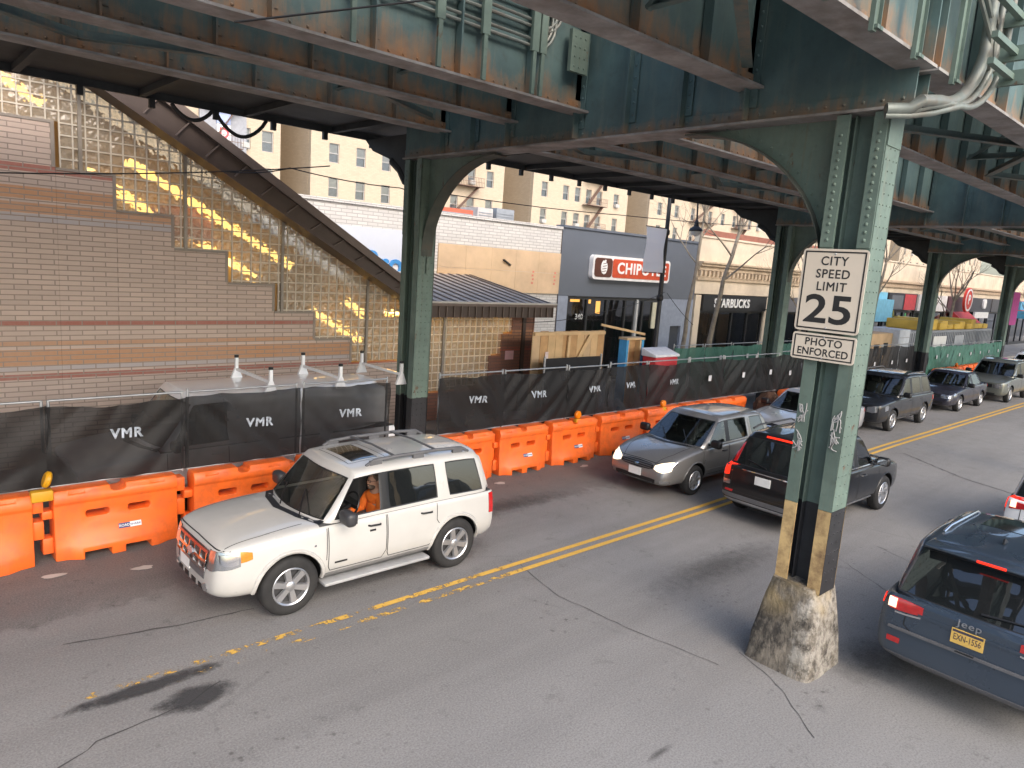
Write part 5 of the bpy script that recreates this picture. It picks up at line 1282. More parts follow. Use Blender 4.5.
def make_car(name, label, p, cat='car'):
    """p: dict of dimensions; the car is built about its own origin, nose to +x, then placed"""
    c = Car(); c.p = p
    L, W = p['L']/2, p['W']/2
    root = empty(name, (0, 0, 0), 0, label, cat, p.get('group')); c.root = root
    pm = p['paint']; lev = p.get('lev', 2)
    zb, rw, xf, xr = p['zb'], p['rw'], p['xf'], p['xr']
    zbelt = p['belt']       # [(x,z)...] shoulder line rear to front over whole body
    xw0, xr0 = p['xw0'], p['xr0']    # cabin limits at shoulder height: windscreen base, rear glass base
    doors = p['doors']      # x positions of door edges, rear to front, e.g. [r0, r1, f1]
    # ---- lower shell
    Lf = p.get('Lf', L)
    def width(x):
        d = (Lf-x) if x > 0 else L+x; k = p.get('nose_w', .72) if x > 0 else p.get('tail_w', .84)
        return W*pl(d, [(0, k), (.05, lerp(k, 1, .36)), (.16, lerp(k, 1, .66)), (.42, lerp(k, 1, .90)), (.9, 1)])
    xs = sorted(set([-L, -L+.05, -L+.16, -L+.42, xr-rw-.08, xr, xr+rw+.08, *doors, xf-rw-.08, xf, xf+rw+.1, Lf-.16, Lf-.05, Lf, xw0-.22, xw0-.27, xr0+.04, xr0-.02]))
    ys = [xs[0]]
    for x in xs[1:]:
        if x-ys[-1] > .035: ys.append(x)
    xs = ys
    bm = bmesh.new(); secs = []
    for x in xs:
        w_ = width(x); d = (Lf-x) if x > 0 else L+x; e = max(0, 1-d/.16)
        zs = pl(x, zbelt); inc = xr0 < x < xw0-.24
        zlo = zb+ (.10*e if x > 0 else .12*e)
        zlow = zb+.16; zmid = lerp(zb, zs, .55)
        ws = w_*p.get('sh', .955)
        if inc: top = [(ws-.06, zs), (ws-.10, zs-.16), (0, zs-.16)]
        else:
            cr = p.get('crown', .035)*(1-e)
            top = [(ws*.86, zs+cr*.5), (ws*.5, zs+cr), (0, zs+cr*1.15)]
        half = [(0, zlo), (w_*.86, zlo), (w_*.975, zlow), (w_, zmid), (lerp(w_, ws, .55), lerp(zmid, zs, .8)), (ws, zs)]+top
        if x == xs[-1] or x == xs[0]:
            half = [(y, z if i < 4 else z-.03) for i, (y, z) in enumerate(half)]
        rk = p.get('nose_rake' if x > 0 else 'tail_rake', 0)*max(0, 1-d/.5)
        def dx(z): return -math.copysign(rk*max(0, (z-zb-.3)/max(.2, zs-zb-.3)), x)
        secs.append([bm.verts.new((x+dx(z), y, z)) for y, z in half]+[bm.verts.new((x+dx(z), -y, z)) for y, z in half[-2:0:-1]])
    n = len(secs[0]); H_ = 9
    nd = len(doors)-1
    for i, (a, b) in enumerate(zip(secs, secs[1:])):
        xm = (xs[i]+xs[i+1])/2; inc = xr0 < xm < xw0-.24
        for j in range(n):
            f = bm.faces.new((a[j], a[(j+1) % n], b[(j+1) % n], b[j]))
            jj = j if j < H_-1 else n-1-j
            f.material_index = 0
            if jj >= 5 and inc: f.material_index = 1
            if jj in (2, 3, 4) and doors[0] < xm < doors[-1]:
                for k in range(nd):
                    if doors[k] < xm < doors[k+1]: f.material_index = 3+k
            if jj >= 5 and xm > xw0+.05 and xm < Lf-.1 and jj in (6, 7): f.material_index = 7
            if jj == 0: f.material_index = 2
            if jj == 1 and p.get('clad'): f.material_index = 6
            if jj == 2 and p.get('clad') and not (doors[0] < xm < doors[-1]): f.material_index = 6
    for sec in (secs[0], secs[-1]):
        for j in range(H_-1):
            vs = [sec[j], sec[j+1], sec[(n-j-1) % n], sec[(n-j) % n]]
            vs = list(dict.fromkeys(vs))
            if len(vs) > 2:
                f = bm.faces.new(vs); f.material_index = 6 if (p.get('clad') and j < 2) else 0
    bmesh.ops.recalc_face_normals(bm, faces=bm.faces)
    cl = bm.edges.layers.float.new('crease_edge')
    for e in bm.edges:
        i = [v.index for v in e.verts]
    me = bpy.data.meshes.new('shell'); bm.to_mesh(me); bm.free()
    mats = [pm, INTER, TRIM, pm, pm, pm, p.get('cladm', GREYT), pm, TRIM]
    for q in mats: me.materials.append(q)
    o = _link0('shell_tmp', me)
    ms = o.modifiers.new('s', 'SUBSURF'); ms.levels = lev; ms.render_levels = lev
    cut = MB()
    for x in (xf, xr):
        ra = rw+p.get('gap', .055)
        for s in (-1, 1): cut.lathe([(0, s*(W+.3)), (ra, s*(W+.3)), (ra, s*(W-.33)), (0, s*(W-.33))], (x, 0, rw+.01), 'y', 40, 8)
    co_ = cut.build('cut', mats)
    mbz = o.modifiers.new('b', 'BOOLEAN'); mbz.object = co_; mbz.operation = 'DIFFERENCE'; mbz.solver = 'EXACT'
    apply_mods(o); bpy.data.objects.remove(co_)
    bm = bmesh.new(); bm.from_mesh(o.data)
    for f in bm.faces:
        q = f.calc_center_median()
        for x in (xf, xr):
            r = math.hypot(q.x-x, q.z-rw-.01)
            if r < rw+p.get('gap', .055)-.004+.012 and abs(q.y) < W-.02 and abs(f.normal.y) < .99:
                nr = (Vector((q.x-x, 0, q.z-rw-.01))).normalized()
                if abs(f.normal.dot(nr)) > .8 and r > rw: f.material_index = 8
            if abs(abs(q.y)-(W-.33)) < .004 and r < rw+.06: f.material_index = 8
    verts = [v.co.copy() for v in bm.verts]; bm.verts.index_update()
    polys = [[v.index for v in f.verts] for f in bm.faces]
    # ---- greenhouse
    zr = p['zr']; wt = W*p.get('wt', .74); wb = W*p.get('wb', .925); win = p['windows']
    xw1, xr1 = p['xw1'], p['xr1']
    colsx = [(p['xr0'], xr1, 'c')]
    for k, (b0, t0, b1, t1, kind) in enumerate(win): colsx += [(b0, t0, kind), (b1, t1, 'c')]
    colsx.append((xw0-.20, xw1-.10, 'c'))
    zrf = p.get('zrf', [(-9, zr), (9, zr)])
    g = bmesh.new(); left, right = [], []
    rowsT = [0, .085, .875, .965, 1.0]
    def pos(xb, xt, t, fw, s, corner=None):
        x = lerp(xb, xt, t if t < .97 else .97); zb_ = pl(xb, zbelt)-.03; zt = pl(xt, zrf)
        z = lerp(zb_, zt, t); w_ = lerp(wb, wt, t) + .05*W*math.sin(math.pi*min(1, t))*.5
        return Vector((x, s*w_*fw, z))
    K = len(colsx); ringsL = []; ringsR = []
    for k, (xb, xt, kd) in enumerate(colsx):
        fwk = p.get('taper_r', .93) if k == 0 else (p.get('taper_f', .93) if k == K-1 else (.985 if k == 1 else 1.0))
        for s, store in ((1, ringsL), (-1, ringsR)):
            col = [g.verts.new(pos(xb, xt, t, fwk, s)) for t in rowsT[:4]]
            q = pos(xb, xt, 1.0, fwk, s); col.append(g.verts.new(Vector((q.x, q.y*.82, q.z+.012))))
            store.append(col)
    def mid(xb, xt, push0, push1):
        out = []
        for t in rowsT[:4]:
            q = pos(xb, xt, t, 1, 0); out.append(g.verts.new(Vector((q.x+lerp(push0, push1, t), 0, q.z+.01*t))))
        q = pos(xb, xt, 1.0, 1, 0); out.append(g.verts.new(Vector((q.x+push1, 0, q.z+.03)))); return out
    mf = mid(xw0-.20, xw1-.10, .20, .10); mr = mid(xr0, xr1, -.06, -.03)
    roofmid = [mr[4]]+[g.verts.new(Vector((ringsL[k][4].co.x, 0, ringsL[k][4].co.z+.025))) for k in range(1, K-1)]+[mf[4]]
    for R_, s in ((ringsL, 1), (ringsR, -1)):
        for k in range(K-1):
            for r in range(4):
                f = g.faces.new((R_[k][r], R_[k+1][r], R_[k+1][r+1], R_[k][r+1]))
                f.material_index = 0
                if r == 1 and k % 2 == 1 and k < K-2+1:
                    kind = colsx[k][2]
                    f.material_index = {'front': 2, 'mid': 3, 'rear': 4}.get(kind, 0) if kind != 'c' else 0
                elif r == 1 and k % 2 == 0 and 0 < k < K-2: f.material_index = 5 if p.get('blackpillar', True) and colsx[k+1][2] in ('front', p.get('pill2', 'front')) else 0
        for k in range(K-1):
            f = g.faces.new((R_[k][4], R_[k+1][4], roofmid[k+1], roofmid[k])); f.material_index = 0
        for r in range(4):
            f = g.faces.new((R_[K-1][r], mf[r], mf[r+1], R_[K-1][r+1])); f.material_index = 1 if r == 1 else 0
            f = g.faces.new((R_[0][r], mr[r], mr[r+1], R_[0][r+1])); f.material_index = 6 if r == 1 and p.get('rearglass', True) else 0
    bmesh.ops.recalc_face_normals(g, faces=g.faces)
    # outward check
    ctr = Vector((0, 0, zr-.3))
    if sum((f.calc_center_median()-ctr).dot(f.normal) for f in g.faces) < 0:
        for f in g.faces: f.normal_flip()
    clay = g.edges.layers.float.new('crease_edge')
    for e in g.edges:
        ids = {f.material_index for f in e.link_faces}
        if len(ids) > 1: e[clay] = .95
    vlay = g.verts.layers.float.new('crease_vert')
    for v in g.verts:
        if len({f.material_index for f in v.link_faces}) > 1 and abs(v.co.y) > .05: v[vlay] = .6
    gm = bpy.data.meshes.new('greenhouse'); g.to_mesh(gm); g.free()
    gmats = [pm, CGL, p.get('gfront', CGL), p.get('gmid', CGD), p.get('grear', CGD), TRIM, p.get('gback', CGD), TRIM]
    for q in gmats: gm.materials.append(q)
    go = _link0('green_tmp', gm)
    ms = go.modifiers.new('s', 'SUBSURF'); ms.levels = lev; ms.render_levels = lev; apply_mods(go)
    g = bmesh.new(); g.from_mesh(go.data); bpy.data.objects.remove(go)
    for mi in (1, 2, 3, 4, 6):
        fs = [f for f in g.faces if f.material_index == mi]
        if not fs: continue
        # split by side so left and right inset apart
        for side in ((1, -1) if mi in (2, 3, 4) else (0,)):
            ff = [f for f in g.faces if f.material_index == mi and (side == 0 or f.calc_center_median().y*side > 0)]
            if not ff: continue
            r_ = bmesh.ops.inset_region(g, faces=ff, thickness=p.get('seal', .016), depth=-.006, use_even_offset=True, use_boundary=True)
            for f in r_['faces']: f.material_index = 7
    off = len(verts); g.verts.index_update()
    verts += [v.co.copy() for v in g.verts]; polys += [[v.index+off for v in f.verts] for f in g.faces]
    c.bvh = BVHTree.FromPolygons(verts, polys)
    # ---- split into named parts
    def part(src, pred, nm, mlist, ang=32, parent=root):
        fs = [f for f in src.faces if pred(f)]
        if not fs: return None
        vm = {}; V = []; F = []; MI = []
        for f in fs:
            ids = []
            for v in f.verts:
                if v.index not in vm: vm[v.index] = len(V); V.append(v.co.copy())
                ids.append(vm[v.index])
            F.append(ids); MI.append(f.material_index)
        m_ = bpy.data.meshes.new(nm); m_.from_pydata(V, [], F)
        for q in mlist: m_.materials.append(q)
        m_.polygons.foreach_set('material_index', MI); smooth_mesh(m_, ang)
        return _p(nm, m_, parent)
    def _p(nm, m_, parent):
        o_ = _link0(nm, m_, parent); return o_
    bm.verts.index_update(); g.verts.index_update()
    DI = [3+k for k in range(nd)]
    c.body = part(bm, lambda f: f.material_index not in DI+[7], 'body', mats, 34)
    c.doors = []
    for k in range(nd):
        for s in (1, -1):
            d = part(bm, lambda f: f.material_index == 3+k and f.calc_center_median().y*s > 0, 'door', mats, 34); c.doors.append((k, s, d))
    part(bm, lambda f: f.material_index == 7, 'bonnet', mats, 34)
    part(g, lambda f: f.material_index in (0, 5, 7), 'roof', gmats, 40)
    c.ws = part(g, lambda f: f.material_index == 1, 'windscreen', gmats, 60)
    for s in (1, -1):
        for mi in (2, 3, 4):
          if not (mi == 2 and s == p.get('open_side', 0)): part(g, lambda f: f.material_index == mi and f.calc_center_median().y*s > 0, 'side_window', gmats, 60)
    part(g, lambda f: f.material_index == 6, 'rear_window', gmats, 60)
    bm.free(); g.free(); bpy.data.objects.remove(o)
    # ---- projecting details onto the surface
    DIRS = {'front': (Vector((-1, 0, 0)), Vector((0, 1, 0))), 'rear': (Vector((1, 0, 0)), Vector((0, 1, 0))), 'left': (Vector((0, -1, 0)), Vector((1, 0, 0))), 'right': (Vector((0, 1, 0)), Vector((1, 0, 0))), 'top': (Vector((0, 0, -1)), Vector((1, 0, 0)))}
    def proj(view, a, b_, off=.004):
        d, h = DIRS[view]; v = Vector((0, 0, 1)) if view != 'top' else Vector((0, 1, 0))
        org = h*a+v*b_-d*6
        hit = c.bvh.ray_cast(org, d, 12)
        if hit[0] is None:
            hit = c.bvh.find_nearest(h*a+v*b_-d*(L if view in ('front', 'rear') else W)*.97)
        return hit[0]-d*off
    c.proj = proj
    def patch(nm, mat, view, cols, rows_=3, off=.005, th=.012, parent=root, sub=4):
        """cols: list of (a, z_low, z_high) across the patch; draped over the body with a rim of its own"""
        C_ = []
        for (a0, l0, h0), (a1, l1, h1) in zip(cols, cols[1:]):
            for t in range(sub): u = t/sub; C_.append((lerp(a0, a1, u), lerp(l0, l1, u), lerp(h0, h1, u)))
        C_.append(cols[-1]); nR = rows_+1; d = DIRS[view][0]
        top = [proj(view, a, lerp(lo, hi, r/rows_), off) for a, lo, hi in C_ for r in range(nR)]
        bot = [q+d*th for q in top]; m = len(top); nC = len(C_)
        F = []
        for i in range(nC-1):
            for r in range(nR-1):
                q = (i*nR+r, (i+1)*nR+r, (i+1)*nR+r+1, i*nR+r+1); F.append(q)
        ring = [i*nR for i in range(nC)]+[(nC-1)*nR+r for r in range(1, nR)]+[i*nR+nR-1 for i in range(nC-2, -1, -1)]+[r for r in range(nR-2, 0, -1)]
        for i in range(len(ring)): a, b2 = ring[i], ring[(i+1) % len(ring)]; F.append((a, b2, b2+m, a+m))
        mb = MB().add(top+bot, F); o_ = mb.build(nm, mat, None, 40, fix=True); o_.parent = parent; return o_
    c.patch = patch
    def ribbon(view, pts, wd, mat=SEAMM, nm='panel_gap', off=.0025, parent=root):
        P = []
        for (a, b2), (a1, b1) in zip(pts, pts[1:]):
            k = max(2, int(math.hypot(a1-a, b1-b2)/.05))
            for t in range(k): P.append((lerp(a, a1, t/k), lerp(b2, b1, t/k)))
        P.append(pts[-1]); V = []
        for i, (a, b2) in enumerate(P):
            a1, b1 = P[min(i+1, len(P)-1)]; a0, b0 = P[max(0, i-1)]; l_ = math.hypot(a1-a0, b1-b0) or 1
            nx, nz = -(b1-b0)/l_*wd/2, (a1-a0)/l_*wd/2
            V += [proj(view, a+nx, b2+nz, off), proj(view, a-nx, b2-nz, off)]
        mb = MB().add(V, [(2*i, 2*i+1, 2*i+3, 2*i+2) for i in range(len(P)-1)]); o_ = mb.build(nm, mat, None, 60); o_.parent = parent; return o_
    c.ribbon = ribbon
    # ---- door gaps and handles on both sides
    for k, s, d in c.doors:
        if d is None: continue
        view = 'left' if s > 0 else 'right'; x0, x1 = doors[k], doors[k+1]
        za = pl(x0, zbelt)-.03; zc = pl(x1, zbelt)-.03; zl = zb+.17
        pts = [(x0+.01, za), (x0+.01, zl+.1), (x0+.07, zl), (x1-.04, zl), (x1-.01, zl+.06), (x1-.01, zc)]
        if k == 0 and x0 < xr+rw+.1: 
            pts = [(x0+.01, za), (x0+.02, rw+.45), (xr+rw*.75, rw+rw*.75+.05), (xr+rw+.09, rw+.1), (xr+rw+.1, zl), (x1-.04, zl), (x1-.01, zl+.06), (x1-.01, zc)]
        ribbon(view, pts, .011, parent=d)
        hx = x0+.10; hz = lerp(za, zc, .3)-.10
        q = proj(view, hx+.09, hz, 0)
        mb = MB(); yy_ = q.y+s*.028
        mb.tube([(hx, q.y-s*.01, hz), (hx+.02, yy_, hz+.004), (hx+.17, yy_, hz+.010), (hx+.19, q.y-s*.01, hz+.008)], .013, 8)
        o_ = mb.build('handle', p.get('handle', pm), None, 60); o_.parent = d
    # ---- mirrors
    for s in (1, -1):
        xm = p.get('xm', xw0-.42); zm = pl(xm, zbelt)+.10; ym = W*.93
        mk = p.get('mscale', 1.15); y0_, y1_ = ym+.03, ym+.03+.21*mk
        hb = MB(); hb.box(xm-.05*mk, xm+.07*mk, min(s*y0_, s*y1_), max(s*y0_, s*y1_), zm-.075*mk, zm+.075*mk)
        o_ = hb.build('door_mirror', p.get('mirror', TRIM), None); bevel(o_, .045*mk, 4, 30); o_.parent = root
        mb = MB()
        mb.bar((xm, s*(ym-.03), zm-.05), (xm, s*(ym+.1), zm-.02), .06, .045)
        q = mb.build('mirror_arm', TRIM, None); q.parent = o_
        mg = MB(); mg.prism([(s*(y0_+.03), zm-.05*mk), (s*(y1_-.03), zm-.05*mk), (s*(y1_-.03), zm+.05*mk), (s*(y0_+.03), zm+.05*mk)], 'x', xm-.05*mk-.004, xm-.05*mk-.001)
        q = mg.build('mirror_glass', CHROME, None); q.parent = o_
    # ---- dark cowl at the foot of the windscreen
    ribbon('top', [(xw0-.22, -W*.86), (xw0-.06, -W*.5), (xw0+.03, 0), (xw0-.06, W*.5), (xw0-.22, W*.86)], .10, TRIM, 'cowl', .003)
    # ---- wheels
    def wheel(x, s):
        wd = .215; w0 = W-wd-.012
        tp = [(rw*.66, -wd/2+.01), (rw*.80, -wd/2), (rw*.955, -wd/2+.018), (rw, -wd/2+.045), (rw, wd/2-.045), (rw*.955, wd/2-.018), (rw*.80, wd/2), (rw*.66, wd/2-.012)]
        h = MB().lathe([(0, -.03), (rw*.6, -.03), (rw*.6, .03), (0, .03)], (0, 0, 0), 'y', 24).build('wheel', HUB, None, 40); h.parent = root
        h.location = (x, s*(w0+wd/2), rw)
        t = MB().lathe([(r, a) for r, a in tp], (0, 0, 0), 'y', 36)
        if lev > 1:
            for k in range(3): t.lathe([(rw+.0005, -.05+.05*k-.006), (rw+.004, -.05+.05*k), (rw+.0005, -.05+.05*k+.006)], (0, 0, 0), 'y', 36)
        t = t.build('tyre', TYRE, None, 50); t.parent = h
        rm = MB(); e = s*(wd/2-.02)
        rm.lathe([(rw*.66, e+s*.006), (rw*.635, e+s*.014), (rw*.59, e), (rw*.56, e-s*.05), (rw*.6, e-s*.11), (rw*.66, e-s*.13)], (0, 0, 0), 'y', 36)
        ns = p.get('spokes', 5); hw = p.get('spw', .11)
        for k in range(ns):
            a = 2*math.pi*k/ns+.3; ca, sa = math.cos(a), math.sin(a)
            def P_(r, w_, y): return (r*ca-w_*sa, y, r*sa+w_*ca)
            r0, r1 = rw*.10, rw*.60; w0_, w1_ = rw*hw*.62, rw*hw*.8
            ya, yb = e-s*.004, e+s*.002
            vs = [P_(r0, -w0_, ya), P_(r0, w0_, ya), P_(r1, w1_, yb), P_(r1, -w1_, yb), P_(r0, -w0_*1.3, ya-s*.035), P_(r0, w0_*1.3, ya-s*.035), P_(r1, w1_*1.3, yb-s*.035), P_(r1, -w1_*1.3, yb-s*.035)]
            rm.add(vs, [(0, 1, 2, 3), (4, 7, 6, 5), (0, 4, 5, 1), (1, 5, 6, 2), (2, 6, 7, 3), (3, 7, 4, 0)])
        rm.lathe([(0, e+s*.008), (rw*.13, e+s*.006), (rw*.17, e-s*.004), (rw*.17, e-s*.04)], (0, 0, 0), 'y', 20)
        r = rm.build('rim', p.get('rim', ALLOY), None, 35); r.parent = h
    for x in (xf, xr):
        for s in (1, -1): wheel(x, s)
    # ---- arch lips
    if p.get('lips', True):
        for x in (xf, xr):
            for s in (1, -1):
                P = []; ra = rw+p.get('gap', .055)+.012
                for k in range(21):
                    a = R(-12+204*k/20); z = rw+.01+ra*math.sin(a); xx = x+ra*math.cos(a)
                    if z < zb+.02: continue
                    q = proj('left' if s > 0 else 'right', xx, z, -.004); P.append(q)
                if len(P) > 3:
                    o_ = MB().tube(P, p.get('lipr', .016), 6).build('wheel_arch', p.get('lipm', pm), None, 60); o_.parent = root
    # ---- cabin: seats, dash, wheel
    if p.get('cabin', True):
        zs = pl(0, zbelt)-.17
        rowsx = [xw0-1.35, xw0-2.25]
        for rx in rowsx:
            for s in (1, -1):
                mb = MB(); mb.box(rx-.06, rx+.07, s*.37-.24, s*.37+.24, zs-.02, zs+.42); mb.box(rx-.05, rx+.05, s*.37-.13, s*.37+.13, zs+.45, zs+.62)
                for q in (-.06, .06): mb.tube([(rx, s*.37+q, zs+.4), (rx, s*.37+q, zs+.47)], .01, 6)
                o_ = bevel(mb.build('seat', SEATM, None), .04, 3); o_.parent = root
        mb = MB(); mb.prism([(xw0-.75, zs), (xw0-.72, zs+.13), (xw0-.5, zs+.19), (xw0-.1, zs+.15), (xw0-.1, zs)], 'y', -W*.80, W*.80); o_ = mb.build('dashboard', INTER, None, 40); o_.parent = root
        ring = []
        cx, cy, cz = xw0-.86, .37, zs+.19
        for k in range(25):
            a = 2*math.pi*k/24; ring.append((cx-.07*math.sin(a)*1.0, cy+.185*math.cos(a), cz+.16*math.sin(a)))
        mb = MB().tube(ring, .014, 7, cap=False); mb.bar((cx, cy-.17, cz), (cx, cy+.17, cz), .02, .05); mb.bar((cx, cy, cz), (cx+.25, cy, cz-.1), .05, .05)
        o_ = mb.build('steering_wheel', TRIM, None, 50); o_.parent = root
    return c

def place(c, x, y, facing=1, tilt=0):
    c.root.location = (x, y, 0); c.root.rotation_euler = (0, 0, 0 if facing > 0 else math.pi)
    c.root.rotation_euler[2] += R(tilt)
def mirrored(c, nm, mat, view, cols, **k):
    """same patch on both sides of the nose or tail"""
    c.patch(nm, mat, view, cols, **k)
    c.patch(nm, mat, view, [(-a, lo, hi) for a, lo, hi in cols][::-1], **k)
def sides(c, nm, mat, cols, **k):
    for v in ('left', 'right'): c.patch(nm, mat, v, cols, **k)
def plate_on(c, view, y, z, txt=None, mat=PLATEW, w_=.31, h=.155, tcol=PLTXT, band=None):
    q = c.proj(view, y, z, .0); s = 1 if view == 'front' else -1; x = max(c.proj(view, y+a, z+b, 0).x*s for a in (-.14, 0, .14) for b in (-.06, .06))*s+s*.012
    mb = MB(); mb.prism([(y-w_/2, z-h/2), (y+w_/2, z-h/2), (y+w_/2, z+h/2), (y-w_/2, z+h/2)], 'x', x-s*.012, x)
    o = mb.build('number_plate', mat, None); o.parent = c.root
    if band:
        b = MB().box(min(x, x+s*.001), max(x, x+s*.001), y-w_/2+.01, y+w_/2-.01, z+h/2-.035, z+h/2-.008).build('plate_band', band, None); b.parent = o
    if txt:
        t = text('plate_letters', txt, h*.62, tcol, None, (x+s*.001, y, z-.008), rot_of((0, s, 0), (0, 0, 1)), .0006, .001, sx=.62); t.parent = o
# ---- the white car in the foreground
p = dict(L=4.36, Lf=2.08, open_side=1, mscale=1.25, W=1.80, zb=.29, rw=.375, xf=1.165, xr=-1.395, zr=1.70, paint=paint('warm_white_paint', (.49, .478, .45), .0, .3),
         belt=[(-2.18, 1.07), (-1.2, 1.09), (.5, 1.07), (.95, 1.06), (1.40, 1.04), (1.75, 1.0), (2.0, .955), (2.18, .93)], xw0=.94, xw1=.30, xr0=-2.10, xr1=-1.93,
         doors=[-1.05, -.20, .68], windows=[(-1.95, -1.80, -1.28, -1.22, 'rear'), (-1.10, -1.06, -.24, -.24, 'mid'), (-.15, -.15, .64, .20, 'front')],
         wt=.76, nose_rake=.07, nose_w=.66, tail_w=.90, gfront=glass_mat('open_side_glass', (.93, .95, .94), .97), mirror=M('mirror_dark', (.035, .035, .038), .45), handle=TRIM, spokes=6, spw=.13, crown=.06, sh=.935, lipr=.03, gap=.06,
         zrf=[(-2.1, 1.665), (-1.2, 1.70), (0, 1.70), (.3, 1.66)], xm=.46)
c = make_car('parked_car', 'white boxy SUV with orange-clad driver in front of the orange barriers', p); c.root.name = 'white_suv'; esc = c
sides(c, 'lamp_reflector', CHROME, [(1.80, .80, .90), (1.86, .78, .91), (1.93, .78, .91), (1.98, .80, .90)], off=.022, th=.03)
sides(c, 'headlight', HLAMP, [(1.775, .77, .94), (1.88, .74, .935), (2.02, .72, .92)], off=.010, th=.03)
# bumper, grille, lamps
c.patch('grille', TRIM, 'front', [(-.46, .66, .90), (-.2, .62, .905), (.2, .62, .905), (.46, .66, .90)], off=.012, th=.05)
for z in (.885, .765, .665): c.patch('grille_bar', CHROME if z != .885 else M('red_tinted_chrome', (.35, .12, .11), .2, .7), 'front', [(-.47, z-.017, z+.017), (0, z-.017, z+.017), (.47, z-.017, z+.017)], rows_=1, off=.028, th=.02)
for y in (-.45, -.27, -.09, .09, .27, .45): c.patch('grille_bar', CHROME, 'front', [(y-.012, .66, .90), (y+.012, .66, .90)], off=.026, th=.02)
c.patch('badge', M('badge_oval', (.50, .51, .55), .25, .6), 'front', [(-.09, .765, .766), (-.06, .74, .80), (0, .728, .81), (.06, .74, .80), (.09, .765, .766)], off=.042, th=.02)
mirrored(c, 'headlight', HLAMP, 'front', [(.49, .70, .92), (.58, .69, .93), (.66, .71, .935), (.72, .74, .93)], off=.012, th=.03)
mirrored(c, 'lamp_rim', TRIM, 'front', [(.49, .69, .925), (.505, .69, .925)], rows_=2, off=.013, th=.03)
sides(c, 'indicator', AMBER, [(1.64, .84, .92), (1.71, .82, .935), (1.77, .81, .94)], off=.010, th=.03)
c.patch('bumper_insert', GREYT, 'front', [(-.44, .55, .625), (.44, .55, .625)], off=.012, th=.03)
for y in (-.34, -.12, .12, .34): c.patch('bumper_slot', TRIM, 'front', [(y-.07, .40, .46), (y+.07, .40, .46)], off=.006)
mirrored(c, 'fog_lamp', HLAMP, 'front', [(.40, .45, .46), (.43, .415, .495), (.47, .405, .505), (.51, .415, .495), (.54, .45, .46)], off=.012)
plate_on(c, 'front', -.18, .585, None, PLATEW, .31, .16)
c.ribbon('top', [(.95, -.68), (1.5, -.70), (2.05, -.66)], .010); c.ribbon('top', [(.95, .68), (1.5, .70), (2.05, .66)], .010)
c.ribbon('front', [(-.74, .945), (0, .955), (.74, .945)], .010)
c.ribbon('left', [(.69, 1.03), (.70, .62)], .01)
# lower cladding, side step, body moulding, badges
sides(c, 'side_moulding', M('sill_grey', (.20, .195, .19), .55), [(-.92, .31, .43), (.70, .31, .43)], off=.02, th=.04, sub=12)
for s in (1, -1):
    mb = MB(); mb.box(-.90, .74, s*.83-.11, s*.83+.11, .275, .325); o = mb.build('side_step', M('step_grey', (.30, .30, .30), .5), None); bevel(o, .02); o.parent = c.root
    mb = MB()
    for k in range(3): mb.bar((.10+k*.05, s*.945, .60), (.13+k*.05, s*.945, .60), .004, .03)
    q = c.proj('left' if s > 0 else 'right', .60, .56, .003)
sides(c, 'door_badge', TRIM, [(.40, .545, .57), (.58, .545, .57)], rows_=1, off=.004, th=.006)
sides(c, 'lock_plate', TRIM, [(-.02, .87, .895), (.07, .87, .895)], rows_=1, off=.006, th=.01)
sides(c, 'wing_badge', CHROME, [(.84, .83, .855), (.87, .83, .855)], rows_=1, off=.004)
# tail lamps seen from the side
sides(c, 'tail_light', RLAMP, [(-2.17, .72, 1.03), (-2.10, .73, 1.04), (-2.03, .74, 1.035)], off=.012, th=.03)
mirrored(c, 'tail_light', RLAMP, 'rear', [(.66, .74, 1.03), (.80, .72, 1.04)], off=.012, th=.03)
# roof: rails, crossbars, sunroof
for s in (1, -1):
    mb = MB(); y = s*.60
    mb.tube([(.0, y, 1.69), (-.12, y, 1.745), (-.5, y, 1.765), (-1.2, y, 1.765), (-1.62, y, 1.745), (-1.76, y, 1.68)], [.02, .026, .026, .026, .026, .02], 8)
    for x in (-.15, -.85, -1.55): mb.box(x-.09, x+.09, y-.022, y+.022, 1.685, 1.75)
    o = mb.build('roof_rail', GREYT, None, 50); o.parent = c.root
for x in (-.45, -1.15):
    o = MB().tube([(x, -.60, 1.775), (x, 0, 1.80), (x, .60, 1.775)], .017, 8).build('roof_bar', GREYT, None, 50); o.parent = c.root
c.patch('sunroof', M('sunroof_glass', (.02, .022, .022), .05, 0, 0, coat=1), 'top', [(-.32, -.36, .36), (.08, -.36, .36)], off=.006, th=.01)
c.ribbon('top', [(-.42, -.42), (.16, -.42), (.16, .42), (-.42, .42), (-.42, -.42)], .010)
# wipers
for y in (.5, -.05):
    A = c.proj('top', .90, y, .02); B = c.proj('top', .60, y-.42, .012)
    o = MB().tube([A, A.lerp(B, .5)+Vector((.01, 0, .012)), B], .009, 6).build('wiper', TRIM, None, 60); o.parent = c.root
place(c, 4.965, 8.72, -1)

